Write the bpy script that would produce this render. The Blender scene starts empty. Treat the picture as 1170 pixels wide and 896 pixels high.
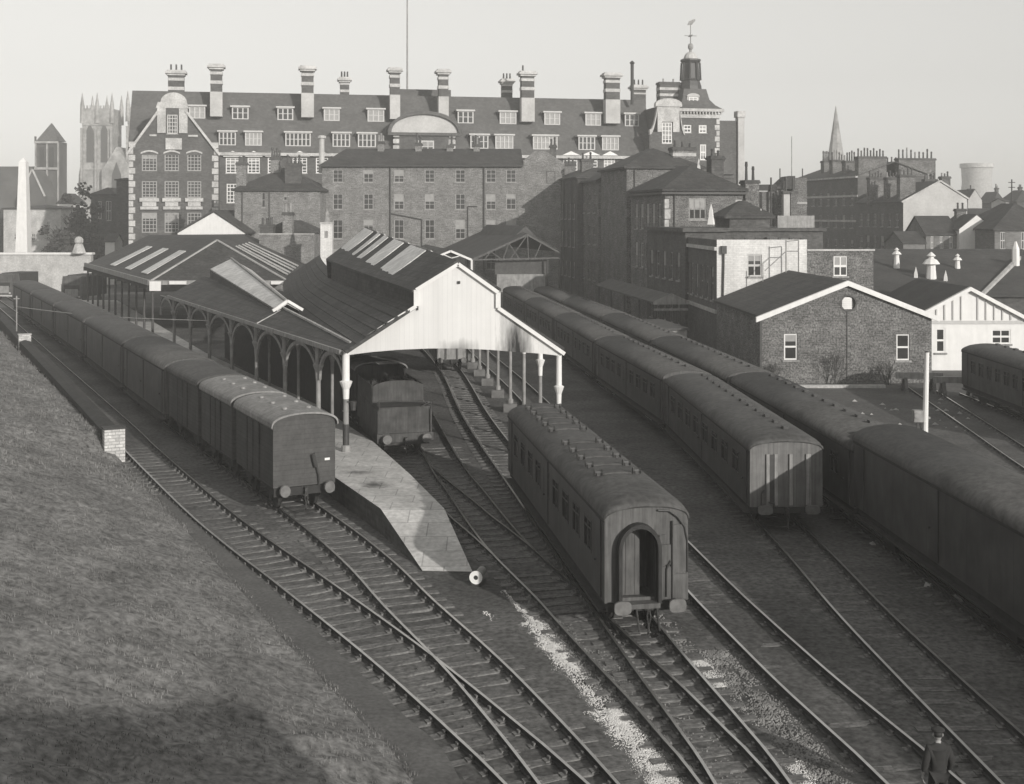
import bpy, bmesh, math, random
from mathutils import Vector, noise
R = random.Random(7)
rad = math.radians
sc = bpy.context.scene
COL = sc.collection
F_, CX, HY, H = 1400.0, 585.0, 245.0, 11.8      # focal length and horizon of the old plate camera, eye height

def PX(px, Y): return (px-CX)/F_*Y
def PZ(py, Y): return H-(py-HY)*Y/F_
def G(px, py, z=0.0):
    Y = F_*(H-z)/(py-HY)
    return (PX(px, Y), Y)

# ------------------------------------------------------------------ mesh builder
class MB:
    def __init__(s): s.v = []; s.f = []; s.mi = []; s.cur = 0
    def add(s, vs, fs):
        n = len(s.v); s.v += [tuple(p) for p in vs]
        for f in fs: s.f.append(tuple(i+n for i in f)); s.mi.append(s.cur)
    def box(s, x0, x1, y0, y1, z0, z1):
        s.add([(x0,y0,z0),(x1,y0,z0),(x1,y1,z0),(x0,y1,z0),(x0,y0,z1),(x1,y0,z1),(x1,y1,z1),(x0,y1,z1)],
              [(0,3,2,1),(4,5,6,7),(0,1,5,4),(1,2,6,5),(2,3,7,6),(3,0,4,7)])
    def bar(s, a, b, w, h=None, up=(0,0,1)):
        a = Vector(a); b = Vector(b); h = h or w; d = (b-a).normalized(); up = Vector(up)
        if abs(d.dot(up)) > .99: up = Vector((0,1,0))
        x = d.cross(up).normalized()*(w/2); z = x.cross(d).normalized()*(h/2)
        vs = [p+sx*x+sz*z for p in (a, b) for sx, sz in ((-1,-1),(1,-1),(1,1),(-1,1))]
        s.add(vs, [(3,2,1,0),(4,5,6,7),(0,1,5,4),(1,2,6,5),(2,3,7,6),(3,0,4,7)])
    def poly(s, pts): s.add(pts, [tuple(range(len(pts)))])
    def prism(s, pts, ax, a0, a1):
        n = len(pts)
        def m(p, a): return {'y': (p[0],a,p[1]), 'z': (p[0],p[1],a), 'x': (a,p[0],p[1])}[ax]
        s.add([m(p,a0) for p in pts]+[m(p,a1) for p in pts],
              [tuple(range(n))[::-1], tuple(range(n,2*n))]+[(i,(i+1)%n,(i+1)%n+n,i+n) for i in range(n)])
    def cyl(s, a, b, r0, r1=None, n=10):
        a = Vector(a); b = Vector(b); r1 = r0 if r1 is None else r1
        d = (b-a).normalized(); t = Vector((1,0,0)) if abs(d.x) < .9 else Vector((0,1,0))
        x = d.cross(t).normalized(); y = d.cross(x)
        vs = []
        for p, r in ((a,r0),(b,r1)):
            for i in range(n):
                q = 2*math.pi*i/n; vs.append(p+x*r*math.cos(q)+y*r*math.sin(q))
        s.add(vs, [tuple(range(n))[::-1], tuple(range(n,2*n))]+[(i,(i+1)%n,(i+1)%n+n,i+n) for i in range(n)])
    def tube(s, path, r, n=6):
        for a, b in zip(path[:-1], path[1:]): s.cyl(a, b, r, r, n)
    def loft(s, secs, closed=True, caps=True):
        n = len(secs[0]); vs = [p for q in secs for p in q]; fs = []
        for k in range(len(secs)-1):
            for i in range(n if closed else n-1):
                j = (i+1) % n; fs.append((k*n+i, k*n+j, (k+1)*n+j, (k+1)*n+i))
        if caps and closed: fs += [tuple(range(n))[::-1], tuple(range((len(secs)-1)*n, len(secs)*n))]
        s.add(vs, fs)
    def lathe(s, prof, c=(0,0), n=12, z0=0):
        s.loft([[(c[0]+r*math.cos(2*math.pi*i/n), c[1]+r*math.sin(2*math.pi*i/n), z0+z) for i in range(n)] for r, z in prof])
    def sphere(s, c, r, n=8, m=5, sz=1):
        s.loft([[(c[0]+r*math.sin(math.pi*k/m+1e-3)*math.cos(2*math.pi*i/n), c[1]+r*math.sin(math.pi*k/m+1e-3)*math.sin(2*math.pi*i/n), c[2]-r*sz*math.cos(math.pi*k/m)) for i in range(n)] for k in range(m+1)])
    def wall(s, o, u, n, w, z0, z1, holes=(), depth=.22):
        """vertical wall from point o along u, outward normal n, with real openings and reveals"""
        o = Vector(o); u = Vector(u); n = Vector(n)
        hs = [(max(0,a),min(w,b),max(z0,c),min(z1,d)) for a,b,c,d in holes if b > .02 and a < w-.02 and d > z0 and c < z1]
        xs = sorted({0, w}|{round(q,4) for h_ in hs for q in h_[:2]}); zs = sorted({z0, z1}|{round(q,4) for h_ in hs for q in h_[2:]})
        P = lambda x, z, d=0: o+u*x-n*d+Vector((0,0,z))
        for i in range(len(xs)-1):
            for j in range(len(zs)-1):
                mx = (xs[i]+xs[i+1])/2; mz = (zs[j]+zs[j+1])/2
                if any(a < mx < b and c < mz < d for a,b,c,d in hs): continue
                s.poly([P(xs[i],zs[j]),P(xs[i+1],zs[j]),P(xs[i+1],zs[j+1]),P(xs[i],zs[j+1])])
        for a,b,c,d in hs:
            for p, q in (((a,c),(b,c)),((b,c),(b,d)),((b,d),(a,d)),((a,d),(a,c))):
                s.poly([P(*p),P(*q),P(*q,depth),P(*p,depth)])
    def build(s, name, mat, parent=None, smooth=False, fix=True):
        me = bpy.data.meshes.new(name); me.from_pydata(s.v, [], s.f)
        mats = mat if isinstance(mat, (list, tuple)) else [mat]
        for m in mats: me.materials.append(m)
        if len(mats) > 1: me.polygons.foreach_set('material_index', s.mi)
        if fix:
            bm = bmesh.new(); bm.from_mesh(me); bmesh.ops.recalc_face_normals(bm, faces=bm.faces); bm.to_mesh(me); bm.free()
        if smooth: me.polygons.foreach_set('use_smooth', [True]*len(me.polygons))
        me.update()
        o = bpy.data.objects.new(name, me); COL.objects.link(o)
        if parent: o.parent = parent
        return o

def tag(o, label, cat, group=None, kind=None):
    if label: o['label'] = label
    if cat: o['category'] = cat
    if group: o['group'] = group
    if kind: o['kind'] = kind
    return o
def thing(name, label, cat, loc=(0,0,0), rz=0, group=None):
    o = bpy.data.objects.new(name, None); COL.objects.link(o); o.empty_display_size = .5
    o.location = loc if len(loc) == 3 else (loc[0], loc[1], 0); o.rotation_euler = (0,0,rz)
    return tag(o, label, cat, group)
def copy_tree(o, parent=None):
    c = o.copy(); COL.objects.link(c)
    if parent: c.parent = parent
    for ch in list(o.children): copy_tree(ch, c)
    return c

# ------------------------------------------------------------------ materials (a grey winter world)
WARM = (1.0, .985, .965)
def col(v): return (v*WARM[0], v*WARM[1], v*WARM[2], 1)
MATS = {}
def mat(name, v, rough=.85, var=.25, scale=2.0, fine=None, bump=0.0, spec=.3, metal=0, streak=None, brick=None, dark_patch=None):
    m = bpy.data.materials.new(name); m.use_nodes = True; MATS[name] = m
    nt = m.node_tree; N = nt.nodes; L = nt.links
    b = N['Principled BSDF']; b.inputs['Roughness'].default_value = rough; b.inputs['Specular IOR Level'].default_value = spec
    b.inputs['Metallic'].default_value = metal
    tc = N.new('ShaderNodeTexCoord'); src = tc.outputs['Object']
    def noise_(sc_, det=5, vec=None, rgh=.6):
        t = N.new('ShaderNodeTexNoise'); t.inputs['Scale'].default_value = sc_; t.inputs['Detail'].default_value = det
        t.inputs['Roughness'].default_value = rgh; L.new(vec or src, t.inputs['Vector']); return t.outputs['Fac']
    def ramp(fac, a, c, lo=.3, hi=.7):
        r = N.new('ShaderNodeMapRange'); r.inputs['From Min'].default_value = lo; r.inputs['From Max'].default_value = hi
        r.inputs['To Min'].default_value = a; r.inputs['To Max'].default_value = c; L.new(fac, r.inputs['Value']); return r.outputs['Result']
    def mul(a, c):
        q = N.new('ShaderNodeMath'); q.operation = 'MULTIPLY'; L.new(a, q.inputs[0])
        if isinstance(c, float): q.inputs[1].default_value = c
        else: L.new(c, q.inputs[1])
        return q.outputs[0]
    f = ramp(noise_(scale), 1-var, 1+var)
    if fine: f = mul(f, ramp(noise_(fine[0], 3), 1-fine[1], 1+fine[1]))
    if streak:
        mp = N.new('ShaderNodeMapping'); mp.inputs['Scale'].default_value = streak[1]; L.new(src, mp.inputs['Vector'])
        f = mul(f, ramp(noise_(streak[0], 4, mp.outputs[0]), 1-streak[2], 1+streak[2]))
    hgt = None
    if brick:     # (width, height, mortar size, contrast, mortar brightness)
        sx = N.new('ShaderNodeSeparateXYZ'); L.new(src, sx.inputs[0])
        ad = N.new('ShaderNodeMath'); ad.operation = 'ADD'; L.new(sx.outputs[0], ad.inputs[0]); L.new(sx.outputs[1], ad.inputs[1])
        cb = N.new('ShaderNodeCombineXYZ')
        if len(brick) > 5 and brick[5] == 'plan': L.new(sx.outputs[0], cb.inputs[0]); L.new(sx.outputs[1], cb.inputs[1])
        elif len(brick) > 5 and brick[5] == 'vert': L.new(sx.outputs[2], cb.inputs[0]); L.new(ad.outputs[0], cb.inputs[1])
        else: L.new(ad.outputs[0], cb.inputs[0]); L.new(sx.outputs[2], cb.inputs[1])
        bt = N.new('ShaderNodeTexBrick'); bt.inputs['Scale'].default_value = 1; bt.inputs['Brick Width'].default_value = brick[0]
        bt.inputs['Row Height'].default_value = brick[1]; bt.inputs['Mortar Size'].default_value = brick[2]; bt.inputs['Mortar Smooth'].default_value = .3
        c = brick[3]; bt.inputs['Color1'].default_value = (1-c,)*3+(1,); bt.inputs['Color2'].default_value = (1+c,)*3+(1,)
        bt.inputs['Mortar'].default_value = (brick[4],)*3+(1,); L.new(cb.outputs[0], bt.inputs['Vector'])
        f = mul(f, bt.outputs['Color']); hgt = bt.outputs['Fac']
    if dark_patch:     # dark patches, soot on the gable boards and round marks on the flags: (centre, radius, strength)
        for (cx, cy, cz), (rx, rz_), st, *pl_ in dark_patch:
            mp = N.new('ShaderNodeMapping'); mp.vector_type = 'POINT'; mp.inputs['Location'].default_value = (-cx/rx, 0, -cz/rz_)
            mp.inputs['Scale'].default_value = (1/rx, 0, 1/rz_)
            if pl_: mp.inputs['Location'].default_value = (-cx/rx, -cy/rz_, 0); mp.inputs['Scale'].default_value = (1/rx, 1/rz_, 0)
            L.new(src, mp.inputs['Vector'])
            ln = N.new('ShaderNodeVectorMath'); ln.operation = 'LENGTH'; L.new(mp.outputs[0], ln.inputs[0])
            ms = N.new('ShaderNodeMapping'); ms.inputs['Scale'].default_value = (3, 3, .5); L.new(src, ms.inputs['Vector'])
            su = N.new('ShaderNodeMath'); su.operation = 'ADD'; L.new(ln.outputs['Value'], su.inputs[0]); L.new(ramp(noise_(1.2, 5, ms.outputs[0]), -.28, .28), su.inputs[1])
            f = mul(f, ramp(su.outputs[0], 1-st, 1.0, .1, 1.0))
    mx = N.new('ShaderNodeVectorMath'); mx.operation = 'SCALE'; mx.inputs[0].default_value = col(v)[:3]; L.new(f, mx.inputs['Scale'])
    L.new(mx.outputs[0], b.inputs['Base Color'])
    if bump:
        bp = N.new('ShaderNodeBump'); bp.inputs['Strength'].default_value = min(1, bump*4); bp.inputs['Distance'].default_value = bump
        if hgt is not None:
            inv = N.new('ShaderNodeMath'); inv.operation = 'SUBTRACT'; inv.inputs[0].default_value = 1; L.new(hgt, inv.inputs[1]); L.new(inv.outputs[0], bp.inputs['Height'])
        else: L.new(noise_(fine[0] if fine else scale*6, 6), bp.inputs['Height'])
        L.new(bp.outputs[0], b.inputs['Normal'])
    return m

BRK = (.46, .15, .02, .22, 1.05)
m_brick   = mat('mottled brick', .12, .9, .3, .7, (8, .8), .015, brick=(.46,.15,.02,.3,1.2))
m_brickP  = mat('pale town brick', .165, .9, .25, .8, (6, .45), .012, brick=(.46,.15,.02,.25,1.15))
m_brickD  = mat('dark red brick', .085, .9, .2, .5, (3, .2), .01, brick=BRK)
m_brickS  = mat('sooty brick', .075, .9, .3, .4, (3, .25), .01, brick=BRK)
m_brickW  = mat('whitewashed brick', .6, .85, .12, .6, (5, .12), .012, brick=(.46,.15,.02,.06,.85), streak=(1.2,(1.5,1.5,.2),.1))
m_brickL  = mat('pale pier brick', .5, .9, .2, 2, (9, .2), .015, brick=(.46,.15,.025,.2,.6))
m_render  = mat('pale cement render', .42, .9, .15, .4, (3, .08))
m_stone   = mat('weathered stone', .42, .85, .25, .6, (4, .2))
m_stoneD  = mat('dark minster stone', .26, .9, .4, .15, (.8, .3))
m_stoneK  = mat('blackened church stone', .085, .9, .3, .2)
m_white   = mat('white paint', .68, .6, .06, 1.2, streak=(1.5, (2,2,.25), .05))
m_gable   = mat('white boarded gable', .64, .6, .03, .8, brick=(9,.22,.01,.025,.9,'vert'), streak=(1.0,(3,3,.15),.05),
                dark_patch=[((7.8,0,5.6),(1.0,2.5),.97), ((5.15,0,5.6),(1.0,.55),.6)])
m_trim    = mat('white window paint', .46, .6, .08, 3)
m_sash    = mat('dulled sash paint', .3, .7, .2, 2)
m_grime   = mat('grimy grey paint', .24, .7, .25, 2, streak=(2,(3,3,.4),.25))
m_iron    = mat('dark iron', .045, .55, .3, 4, spec=.4)
m_glass   = mat('window glass', .035, .12, .3, .8, spec=.5)
m_slate   = mat('slate roof', .05, .75, .28, .5, (4, .25), .01, brick=(.5,.22,.012,.18,.6))
m_slateH  = mat('mansard slates', .095, .8, .15, .4, (2, .15), .01, brick=(.5,.25,.012,.12,.7))
m_felt    = mat('felted roof', .055, .8, .25, .5, (5, .2), .01)
m_skyl    = mat('patent glazing', .5, .35, .25, .8, (3, .2), brick=(.6,6,.03,.08,.6), spec=.5)
m_paleT   = mat('pale zinc sheet', .34, .6, .2, .8)
m_ash     = mat('ash ballast', .096, .95, .42, .22, (6, .5), .03)
m_path    = mat('trodden cinder path', .105, .95, .2, .7, (8, .25), .015)
m_earth   = mat('trodden earth', .085, .95, .3, .4, (7, .35), .03)
m_grassg  = mat('rough grass ground', .155, .95, .3, .6, (5, .55), .07)
m_blade   = mat('grass blades', .17, .8, .4, .6)
m_slab    = mat('platform flags', .47, .85, .22, .6, (5, .2), .012, brick=(1.5,1.1,.025,.08,.65,'plan'), dark_patch=[((G(429,554,.95)[0],G(429,554,.95)[1],0),(.75,.75),.8,'plan'),((G(411,540,.95)[0],G(411,540,.95)[1],0),(.8,.5),.6,'plan')])  # two round patches of the flags are darker
m_sleeper = mat('timber sleeper', .13, .9, .35, 3, (14, .3), .02, streak=(4,(.4,4,4),.3))
m_rail    = mat('rusty rail', .04, .7, .3, 6, metal=.2)
m_shine   = mat('polished rail head', .52, .28, .15, 3, metal=.85)
m_lime    = mat('white limestone chippings', .58, .9, .15, 4, (30, .2))
m_chip    = mat('grey ballast stone', .2, .9, .5, 2.2)
m_coach   = mat('dark coach paint', .048, .5, .35, 1.0, spec=.4, brick=(1.45,5,.02,.07,.6), streak=(2,(4,1,.5),.3))
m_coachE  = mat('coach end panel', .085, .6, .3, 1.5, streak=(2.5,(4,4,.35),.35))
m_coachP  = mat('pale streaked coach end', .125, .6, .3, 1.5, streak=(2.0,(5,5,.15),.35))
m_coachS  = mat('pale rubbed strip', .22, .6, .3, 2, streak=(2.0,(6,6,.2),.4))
m_croof   = mat('sooty coach roof', .068, .75, .25, .7, (5, .3), .006)
m_vroof   = mat('grey van roof', .2, .75, .25, .8, (5, .25), .006)
m_vend    = mat('planked van end', .068, .8, .2, 1.5, (8, .15), .008, brick=(9,.17,.012,.05,.75))
m_vside   = mat('planked van side', .05, .75, .3, 1.2, brick=(9,.17,.012,.1,.6))
m_under   = mat('grimy underframe', .03, .85, .3, 3)
m_tend    = mat('weathered tender plate', .055, .7, .4, 2, streak=(2,(5,5,.4),.35))
m_conc    = mat('old concrete', .36, .9, .2, 1, (6, .2))
m_bark    = mat('tree bark', .05, .9, .3, 3)
m_leaf    = mat('winter foliage', .045, .9, .5, .4)
m_cloth   = mat('dark wool cloth', .035, .95, .2, 6)
m_skin    = mat('skin', .3, .6, .08, 8)
m_sootw   = mat('soot-black wall', .034, .9, .3, .6, (4,.3))
m_enam    = mat('white enamel', .8, .4, .05, 3)
m_hood    = mat('sooty gangway hood', .03, .8, .3, 3)
m_blind   = mat('drawn window blind', .3, .8, .15, 2)
m_vent    = mat('grey ventilator', .24, .6, .2, 4)
m_buf     = mat('worn buffer steel', .14, .55, .3, 5, metal=.2)
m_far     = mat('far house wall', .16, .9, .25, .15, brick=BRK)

# ------------------------------------------------------------------ world, sun, camera
SUN_AZ, SUN_EL = rad(34), rad(17)       # light travels towards (-sin, cos) of SUN_AZ
w = bpy.data.worlds.new('World'); sc.world = w; w.use_nodes = True
nt = w.node_tree; bg = nt.nodes['Background']
sky = nt.nodes.new('ShaderNodeTexSky'); sky.sky_type = 'NISHITA'; sky.sun_disc = False
sky.sun_elevation = SUN_EL
# direction to the sun = (sin34, -cos34): Blender's sun_rotation turns clockwise from +Y
sky.sun_rotation = math.pi - SUN_AZ
sky.dust_density = 1.0; sky.air_density = 1.0; sky.ozone_density = 1.0
hs = nt.nodes.new('ShaderNodeHueSaturation'); hs.inputs['Saturation'].default_value = 0.0
gm = nt.nodes.new('ShaderNodeGamma'); gm.inputs['Gamma'].default_value = 0.6
tn = nt.nodes.new('ShaderNodeMixRGB'); tn.blend_type = 'MULTIPLY'; tn.inputs[0].default_value = 1; tn.inputs[2].default_value = (1,.99,.955,1)
nt.links.new(sky.outputs[0], hs.inputs['Color']); nt.links.new(hs.outputs[0], gm.inputs[0]); nt.links.new(gm.outputs[0], tn.inputs[1])
nt.links.new(tn.outputs[0], bg.inputs['Color']); bg.inputs['Strength'].default_value = .13
SKY_BG = bg
sl = bpy.data.lights.new('Sun', 'SUN'); sl.energy = 2.0; sl.angle = rad(.6); sl.color = (1,.97,.92)
so = bpy.data.objects.new('Sun', sl); COL.objects.link(so)
so.rotation_euler = Vector((-math.sin(SUN_AZ)*math.cos(SUN_EL), math.cos(SUN_AZ)*math.cos(SUN_EL), -math.sin(SUN_EL))).to_track_quat('-Z','Y').to_euler()
so.location = (60,-90,60)
cam = bpy.data.cameras.new('Camera'); co = bpy.data.objects.new('Camera', cam); COL.objects.link(co)
co.location = (0,0,H); co.rotation_euler = (rad(90),0,0); cam.sensor_width = 36; cam.lens = 36*F_/1170
cam.shift_y = -(448-HY)/1170; cam.clip_end = 6000; cam.clip_start = .5; sc.camera = co
sc.view_settings.view_transform = 'Standard'; sc.view_settings.look = 'None'; sc.view_settings.exposure = 1.1; sc.view_settings.gamma = 1
sc.cycles.use_denoising = True; sc.cycles.max_bounces = 5; sc.cycles.diffuse_bounces = 3; sc.cycles.glossy_bounces = 2
sc.cycles.volume_bounces = 0; sc.cycles.transparent_max_bounces = 6

# ------------------------------------------------------------------ paths
class Path:
    def __init__(s, pts):
        P = [Vector((p[0], p[1])) for p in pts]; P = [2*P[0]-P[1]]+P+[2*P[-1]-P[-2]]
        s.p = []
        for i in range(1, len(P)-2):
            a,b,c,d = P[i-1:i+3]; n = max(2, int((c-b).length/.8))
            for k in range(n):
                t = k/n
                s.p.append(.5*((2*b)+(c-a)*t+(2*a-5*b+4*c-d)*t*t+(3*b-a-3*c+d)*t**3))
        s.p.append(P[-2]); s.s = [0]
        for a, b in zip(s.p[:-1], s.p[1:]): s.s.append(s.s[-1]+(b-a).length)
        s.L = s.s[-1]
    def at(s, t):
        if t <= 0: d = (s.p[1]-s.p[0]).normalized(); return s.p[0]+d*t
        if t >= s.L: d = (s.p[-1]-s.p[-2]).normalized(); return s.p[-1]+d*(t-s.L)
        lo, hi = 0, len(s.s)-1
        while hi-lo > 1:
            m = (lo+hi)//2
            if s.s[m] <= t: lo = m
            else: hi = m
        q = (t-s.s[lo])/(s.s[hi]-s.s[lo]); return s.p[lo].lerp(s.p[hi], q)
    def dirn(s, t): return (s.at(t+.4)-s.at(t-.4)).normalized()
    def s_at_y(s, y):
        for i in range(len(s.p)-1):
            if (s.p[i].y-y)*(s.p[i+1].y-y) <= 0: return s.s[i]
        return 0

def c(px, py): return G(px, py, .2)
T_bank = Path([(4.3,17),c(624.5,896),c(560,837),c(456,749),c(341.5,662),c(283.5,620),c(230,577),c(161,513),(-22.3,68.6),(-39.7,103),(-72,167)])
T_plat = Path([(3.8,17),c(661,896),c(569.5,790),c(524,743),c(468,690),c(413.5,635),c(339,577),(-19.4,70),(-33.4,98),(-66,161),(-76,180)])
T_cent = Path([(6.0,17),c(841,892),c(801,847),c(748,790),c(722,765),c(668,710),c(639,680),c(586,630),c(558,597),c(533,563),c(507,527),c(471,460),(-9.6,90),(-17,112)])
T_tend = Path([c(588,632),c(560,608),c(541,593),c(522,576),c(478,538),(-5.35,60),(-9.1,72),(-14,85),(-21,100)])
T_coach= Path([(5.6,17),c(860,896),c(815,834),c(760,765),c(715,706),c(604,558),c(560.5,500),c(539.5,468),c(514.5,423),(-8.2,112),(-14,135)])
T_r1   = Path([(9.6,17),c(1052,892),c(977,826),c(914,771),c(839,700),c(809,670),c(759,617),c(607,455),(-2.2,100),(-6.5,128)])
T_r2   = Path([(11.3,15),(10.9,22),(10.6,27.3),(10.4,31),(10.2,36),(10.05,44.9),(9.2,63.4),(6.95,81.9),(5.0,99.5),(.9,134),(-1,148)])
T_r3   = Path([(16.6,8),(16.0,20),(14.35,32.6),(13.85,44),(13.1,56),(12.7,61.6),(11.1,77.7),(9.25,96.3),(4.9,130),(3,145)])
T_s1   = Path([(22.6,30),(23.2,45),(24.2,56),(25.4,66),(26.6,76),(27.4,82.5)])
T_s2   = Path([(29.4,40),(29.6,55),(29.8,70),(29.8,79.5)])

# ------------------------------------------------------------------ ground
def near_noise(x, y):
    return .045*noise.noise((x*.9, y*.9, 0))+.03*noise.noise((x*2.6, y*2.6, 3))+.05*noise.noise((x*.2, y*.2, 7))
def grid_axis(lo, hi, fine, a, b, coarse):
    v = []; x = a
    while x < lo: v.append(x); x += max(fine, (lo-x)*coarse)
    x = lo
    while x < hi: v.append(x); x += fine
    x = hi
    while x < b: v.append(x); x += max(fine, (x-hi)*coarse)
    v.append(b); return sorted(set(v))
gx = grid_axis(-14, 14, .22, -1300, 1300, .35); gy = grid_axis(22, 62, .22, -60, 1500, .3)
g = MB(); vs = []
for y in gy:
    for x in gx:
        fade = 1 if (-60 < x < 60 and y < 130) else 0
        vs.append((x, y, .036+near_noise(x, y)*fade*.8))
nx = len(gx)
g.add(vs, [(j*nx+i, j*nx+i+1, (j+1)*nx+i+1, (j+1)*nx+i) for j in range(len(gy)-1) for i in range(nx-1)])
tag(g.build('ground', m_ash, smooth=True, fix=False), 'dark ash and cinder ground of the railway yard', None, kind='structure')

cp = MB(); secs_ = []
_f = Path([(1.8,14),G(478.7,894),G(435.6,841.8),G(374,777),G(315.5,715.5),G(232,623),G(170,570)])
for i in range(60):
    s_ = i*_f.L/59; p = _f.at(s_); d_ = _f.dirn(s_); nr = Vector((d_.y,-d_.x)); w_ = .85+.12*noise.noise((s_*.4,0,3)); secs_.append([(p.x-nr.x*.3,p.y-nr.y*.3,.1),(p.x+nr.x*w_*.5,p.y+nr.y*w_*.5,.115),(p.x+nr.x*w_,p.y+nr.y*w_,.06)])
cp.loft(secs_, closed=False); tag(cp.build('path', m_path, smooth=True), 'bare trodden cinder path along the foot of the grass bank', None, kind='structure')
# far-side road and yard sheets
yd = MB(); yd.poly([(16,52,.085),(75,40,.085),(75,98,.085),(17,98,.085)])
tag(yd.build('yard', m_earth), 'trodden earth yard in front of the brick building', None, kind='structure')

# ------------------------------------------------------------------ grass bank on the left
foot = Path([(1.8,14),G(478.7,894),G(435.6,841.8),G(374,777),G(315.5,715.5),G(232,623),G(142,532),(-29.5,79),(-40.9,101),(-56.6,133),(-78,178)])
S_PIER = foot.s_at_y(57.4)+1.0
BN = Vector((-.885,-.465))
def bank_z(d, s):
    z = .1+.34*d if d < 14 else 4.86+.1*(d-14)
    z += .85*min(1,max(0,(s-S_PIER)/2.5))*max(0,1-d/9)
    return z+min(1, d/1.2)*(.1*noise.noise((d*.55, s*.55, 1))+.15*noise.noise((d*1.7, s*1.7, 5))+.07*noise.noise((d*4, s*4, 8))+.15*noise.noise((d*.12, s*.12, 9)))
b = MB(); vs = []; ds = [i*.28 for i in range(50)]+[14+i*2.5 for i in range(16)]; ns = int(foot.L/.28)
for k in range(ns+1):
    s_ = k*foot.L/ns; p = foot.at(s_); nrm = BN
    for d in ds:
        q = p+nrm*d; vs.append((q.x, q.y, bank_z(d, s_)-(.25 if d == 0 else 0)))
n_ = len(ds)
b.add(vs, [(k*n_+i, k*n_+i+1, (k+1)*n_+i+1, (k+1)*n_+i) for k in range(ns) for i in range(n_-1)])
tag(b.build('grass_bank', m_grassg, smooth=True, fix=False), 'rough grassy rampart slope rising left of the tracks', None, kind='structure')
gb = MB()
def add_blades(count, smin, smax, dmax, size):
    for _ in range(count):
        s_ = R.uniform(smin, smax); d = R.random()**1.0*dmax
        if noise.noise((d*.5, s_*.5, 21)) < R.uniform(-.55, .3): continue
        p = foot.at(s_); d_ = foot.dirn(s_); q = p+BN*d; z = bank_z(d, s_)-.02
        for _ in range(3):
            a = R.uniform(0, 6.28); h_ = size*R.uniform(.5, 1.3); l = R.uniform(.2, 1.1)*h_; wd = size*.16
            ox, oy = R.uniform(-.07,.07), R.uniform(-.07,.07); ca, sa = math.cos(a), math.sin(a)
            gb.add([(q.x+ox-sa*wd, q.y+oy+ca*wd, z), (q.x+ox+sa*wd, q.y+oy-ca*wd, z), (q.x+ox+ca*l, q.y+oy+sa*l, z+h_)], [(0,1,2)])
add_blades(40000, 2, 46, 13, .07); add_blades(12000, 40, 110, 12, .16)
tag(gb.build('grass', m_blade, fix=False), 'coarse winter grass covering the rampart slope', 'grass', kind='stuff')

# retaining wall with brick piers beside the bank track
WL = Path([(-18.95,58.3),(-29.7,80),(-40.2,101),(-56,133),(-70,161)])
rw = thing('retaining_wall', 'low dark-topped retaining wall with pale brick piers beside the grass bank', 'wall', (-18.6,58.3,0))
wm = MB(); secs = []
for i in range(60):
    s_ = .05+i*WL.L/59; p = WL.at(s_)-Vector((-18.6,58.3)); d_ = WL.dirn(s_); nr = Vector((d_.y, -d_.x))
    a, b_ = p-nr*.42, p+nr*.42
    secs.append([(a.x,a.y,-.1),(b_.x,b_.y,-.1),(b_.x,b_.y,1.38),(p.x,p.y,1.5),(a.x,a.y,1.4)])
wm.loft(secs); wm.build('wall', m_sootw, rw)
for (s_, hh) in ((0,1.62),(47.4,1.9)):
    p = WL.at(s_)-Vector((-18.6,58.3)); d_ = WL.dirn(s_); nr = Vector((d_.y,-d_.x)); pm = MB()
    q = [p-nr*.47-d_*.35, p+nr*.47-d_*.35, p+nr*.47+d_*.3, p-nr*.47+d_*.3]
    pm.prism([(v.x,v.y) for v in q], 'z', -.2, hh); po = pm.build('pier', m_brickL, rw)
    cm = MB(); q2 = [p+(v-p)*1.12 for v in q]; cm.prism([(v.x,v.y) for v in q2], 'z', hh, hh+.09); cm.build('coping', m_slate if s_ == 0 else m_conc, po)

# ------------------------------------------------------------------ tracks
RP = [(-.065,.07),(.065,.07),(.018,.1),(.018,.16),(.037,.175),(.037,.215),(-.037,.215),(-.037,.175),(-.018,.16),(-.018,.1)]
sm = MB(); sm.box(-1.32,1.32,-.13,.13,-.1,.05)
for sx in (-.75,.75):
    sm.box(sx-.2,sx+.2,-.1,.1,.045,.085); sm.box(sx-.1,sx-.05,-.06,.06,.08,.15); sm.box(sx+.05,sx+.1,-.06,.06,.08,.15)
SLEEPER = None
def track(path, label, idx, y0=17, y1=62, smax=None):
    global SLEEPER
    p0 = path.at(0); t = thing('railway_track', label, 'railway track', (p0.x,p0.y,0), 0, 'tracks of the station yard'); dz = idx*.004
    for side in (-.765,.765):
        rm = MB(); secs = []; n = int(path.L/.8)
        for k in range(n+1):
            s_ = k*path.L/n; p = path.at(s_)-p0; d_ = path.dirn(s_); nr = Vector((d_.y,-d_.x))
            secs.append([(p.x+nr.x*(side+x), p.y+nr.y*(side+x), z+dz) for x, z in RP])
        rm.loft(secs); o = rm.build('rail', [m_rail, m_shine], t)
        for f in o.data.polygons:
            if f.normal.z > .9 and f.center.z > .2: f.material_index = 1
    s_ = path.s_at_y(y0) if path.p[0].y < y0 else 0; end = path.s_at_y(y1) if path.p[-1].y > y1 else path.L
    while s_ < end:
        p = path.at(s_)-p0; d_ = path.dirn(s_)
        if SLEEPER is None: o = SLEEPER = sm.build('sleeper', m_sleeper)
        else: o = SLEEPER.copy(); COL.objects.link(o)
        o.parent = t; o.location = (p.x, p.y, dz+R.uniform(-.014,.0)-(.03 if idx > 4 else -.012)); o.rotation_euler = (0,0,math.atan2(-d_.x, d_.y)+R.uniform(-.02,.02)+(math.pi if R.random() < .5 else 0))
        s_ += .76*R.uniform(.96,1.04)
    return t
track(T_bank, 'leftmost track running along the foot of the grass bank', 0)
track(T_plat, 'curving track under the row of vans, left of the platform ramp', 1)
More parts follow.
